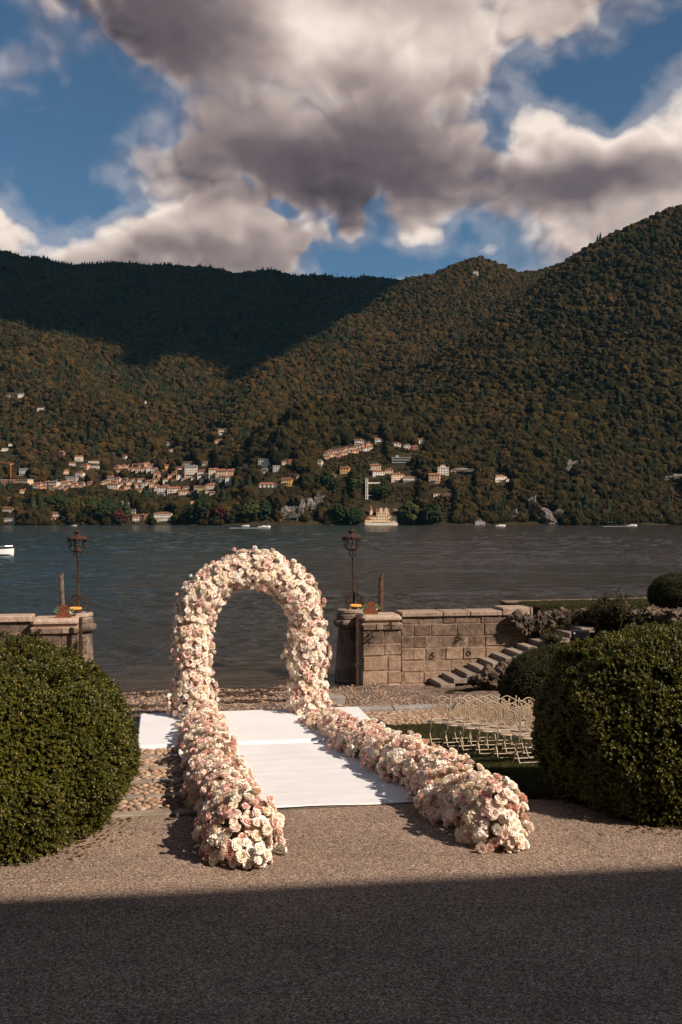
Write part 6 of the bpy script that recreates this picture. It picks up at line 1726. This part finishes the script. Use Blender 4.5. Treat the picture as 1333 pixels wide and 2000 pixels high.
ng1 = garland([(390, 1418), (400, 1462), (422, 1540), (446, 1612), (474, 1678)], (.31, .33), (.34, .53), 'left flower garland of blush roses and white hydrangeas beside the runner', 3, 11000)
ng2 = garland([(626, 1424), (716, 1472), (800, 1518), (885, 1578), (970, 1645)], (.30, .37), (.27, .54), 'right flower garland of blush roses and white hydrangeas beside the runner', 8, 12000)
print('flowers', na, ng1, ng2)
# ---- fallen petals on the gravel
PETL = ['larger white petal on the gravel left of the right garland end', 'white petal just right of the larger petal by the right garland', 'petal at the foot of the right garland end', 'small petal right of the right garland end', 'small petal right of the left garland end', 'petal in the shadow left of the left garland end', 'tiny petal farthest left of the left garland']
petg = Geo(); petal(petg, 0, .0, 1.0, 0, .2, .6, .1, 0, random.Random(1))
for i, (px, py, s) in enumerate(((896, 1643, .05), (917, 1651, .04), (988, 1668, .045), (1016, 1661, .03), (558, 1640, .03), (402, 1665, .03), (350, 1655, .025))):
    q = onground(px, py); o = link('fallen_petal', petg.mesh('fallen_petal', [PM[i % 3]], True)); o.location = (q.x, q.y, q.z + .004); o.scale = (s,) * 3; o.rotation_euler = (0, 0, i * 1.3)
    tag(o, PETL[i], 'petal', 'petals fallen on the gravel')
# ================================================================== iron garden chairs
M_iron = pmat('cream_iron', (0.50, 0.39, 0.28), (0.38, 0.29, 0.20), 12, .6, spec=.4)
m, nt, b, out = newmat('pierced_plate')
co = nt.new('ShaderNodeTexCoord').outputs['Object']
f = nt.ss(nt.voro(co, 62.0), .34, .44)
nt.put(b.inputs['Base Color'], nt.mix(f, (0.05, 0.035, 0.025), (0.46, 0.34, 0.23))); b.inputs['Roughness'].default_value = .65
M_pierced = m
def chair_proto():
    r = empty('garden_chair'); w, H, sh = .345, .98, .46; t = .0095
    ya = lambda z: -.17 + .0 - .10 * (z - sh) / (H - sh) if z > sh else -.17 + .30 * (sh - z) / sh      # back leans away from the sitter; uprights run down to the front feet
    for sx in (-1, 1):
        Geo().tube([(sx * w / 2, ya(z), z) for z in (0.0, .2, .42, .55, .75, H - .02)], t, 6).build('upright', M_iron, r)
        Geo().tube([(sx * (w / 2 - .02), .19, sh - .01), (sx * (w / 2 - .02), .02, .25), (sx * (w / 2 - .02), -.20, 0.0)], t, 6).build('leg', M_iron, r)
        Geo().lathe([(.014, 0), (.014, .03), (.002, .04)], 8).build('finial', M_iron, r).location = (sx * w / 2, ya(H), H - .02)
    g = Geo(); g.tube([(-w / 2, ya(H - .07), H - .07), (-w * .3, ya(H), H - .03), (-w * .12, ya(H), H + .005), (0, ya(H), H + .015), (w * .12, ya(H), H + .005), (w * .3, ya(H), H - .03), (w / 2, ya(H - .07), H - .07)], t * .9, 6); g.build('crest_rail', M_iron, r)
    yb = ya(.80)
    oz, ox = .735, .098
    pts = [(ox * math.cos(a), ya(oz + .145 * math.sin(a)), oz + .145 * math.sin(a)) for a in np.linspace(0, 6.283, 28)]
    Geo().tube(pts, t * .9, 6, 0, False).build('oval_frame', M_iron, r)
    # pierced plate inside the oval: woven of fine bars
    ring = [(ox * .97 * math.cos(a), oz + .141 * math.sin(a)) for a in np.linspace(0, 6.283, 25)[:-1]]; n = len(ring)
    g = Geo().add([(x, ya(z) - .002, z) for x, z in ring] + [(x, ya(z) + .002, z) for x, z in ring], [tuple(range(n)), tuple(reversed(range(n, 2 * n)))] + [(k, n + k, n + (k + 1) % n, (k + 1) % n) for k in range(n)])
    g.build('pierced_panel', M_pierced, r)
    for sx in (-1, 1):
        sc = Geo(); sc.tube([(sx * (.05 + (.028 * (1 - i / 16)) * math.cos(i * .55)), ya(.92), .915 + (.028 * (1 - i / 16)) * math.sin(i * .55)) for i in range(15)], .0055, 5); sc.tube([(sx * w / 2, ya(.86), .86), (sx * .13, ya(.80), .80), (sx * .105, ya(.74), .74), (sx * .125, ya(.66), .66), (sx * w / 2, ya(.56), .56)], .006, 5); sc.build('scroll', M_iron, r)
    Geo().tube([(-w / 2, ya(.53), .53), (0, ya(.56), .56), (w / 2, ya(.53), .53)], t * .9, 6).build('lower_rail', M_iron, r)
    Geo().lathe([(.01, sh - .004), (.17, sh - .006), (.19, sh - .012), (.195, sh), (.185, sh + .012), (.165, sh + .010), (.01, sh + .006)], 22, (0, .01, 0)).build('seat', M_iron, r, True)
    Geo().tube([(-w / 2, ya(.10), .10), (w / 2, ya(.10), .10)], t * .9, 6).build('stretcher', M_iron, r)
    Geo().tube([(-w / 2 + .02, -.125, .085), (w / 2 - .02, -.125, .085)], t * .9, 6).build('stretcher', M_iron, r)
    return r
proto = chair_proto(); first = True
ROWN = ['nearest', 'second', 'third', 'fourth', 'fifth', 'farthest']
COLN = ['aisle-end', 'second-seat', 'third-seat', 'fourth-seat']
d0 = onground(1028, 1496); dl = onground(856, 1456)
s0c, t0c = xy2st(d0.x, d0.y); s1c, t1c = xy2st(dl.x, dl.y)
for i in range(6):
    for j in range(3):
        f = i / 5; s = s0c + (s1c - s0c) * f; t = t0c + (t1c - t0c) * f + j * .47
        c = proto if first else copy_tree(proto); first = False
        x, y = st2xy(s + .03 * math.sin(3 * i + j), t); c.location = (x, y, ground(x, y) + .005); c.rotation_euler = (R(2), 0, TH + .09 * math.sin(5 * i + 2.3 * j))
        tag(c, '%s cream iron folding chair with oval pierced back in the %s row on the lawn' % (COLN[j], ROWN[i]), 'chair', 'iron chairs in rows on the lawn')
# ================================================================== the house behind the photographer, whose shadow falls on the gravel
hl, hr = onz(0, 1757, 0), onz(1333, 1690, 0)
HB = 15.0
k = HB / SUN_DIR.z
e0 = Vector((hl.x + SUN_DIR.x * k, hl.y + SUN_DIR.y * k, 0)); e1 = Vector((hr.x + SUN_DIR.x * k, hr.y + SUN_DIR.y * k, 0))
dv = (e1 - e0).normalized(); nv = Vector((dv.y, -dv.x, 0)); rzv = math.atan2(dv.y, dv.x)
mid = e0 + dv * ((Vector((4, 0, 0)) - e0).dot(dv))
villa = empty('villa', (mid.x, mid.y, 0), rzv); tag(villa, 'tall plastered villa behind the viewpoint casting its shadow on the gravel', 'villa')
M_vw = pmat('villa_plaster', (0.40, 0.32, 0.22), (0.34, 0.27, 0.19), .6, .9, bump=.1, bscale=20)
LW = 62.0
Geo().box((0, -6.5, HB / 2 - .4), (LW, 12, HB - .8)).build('wall', M_vw, villa)
Geo().box((0, -6.2, HB - .2), (LW + .9, 12.4, .4)).build('cornice', M_cap, villa)
Geo().add([(-LW / 2 - .4, -12.4, HB), (LW / 2 + .4, -12.4, HB), (LW / 2 + .4, -.2, HB), (-LW / 2 - .4, -.2, HB), (-LW / 2 + 6, -6.3, HB + 2), (LW / 2 - 6, -6.3, HB + 2)], [(0, 3, 4), (1, 5, 2), (3, 2, 5, 4), (0, 4, 5, 1), (3, 0, 1, 2)]).build('roof', M_roof['N'], villa)
M_sh = pmat('shutter_green', (0.03, 0.06, 0.04), rough=.6)
for f in range(4):
    for i in range(16):
        x = -LW / 2 + (i + .5) * LW / 16; z = 1.9 + f * 3.6
        w_ = Geo().box((0, 0, 0), (1.3, .1, 2.2)).build('window', M_win, villa); w_.location = (x, -.46, z)
        for sx in (-1, 1): Geo().box((sx * 1.0, .05, 0), (.62, .06, 2.2)).build('shutter', M_sh, w_)
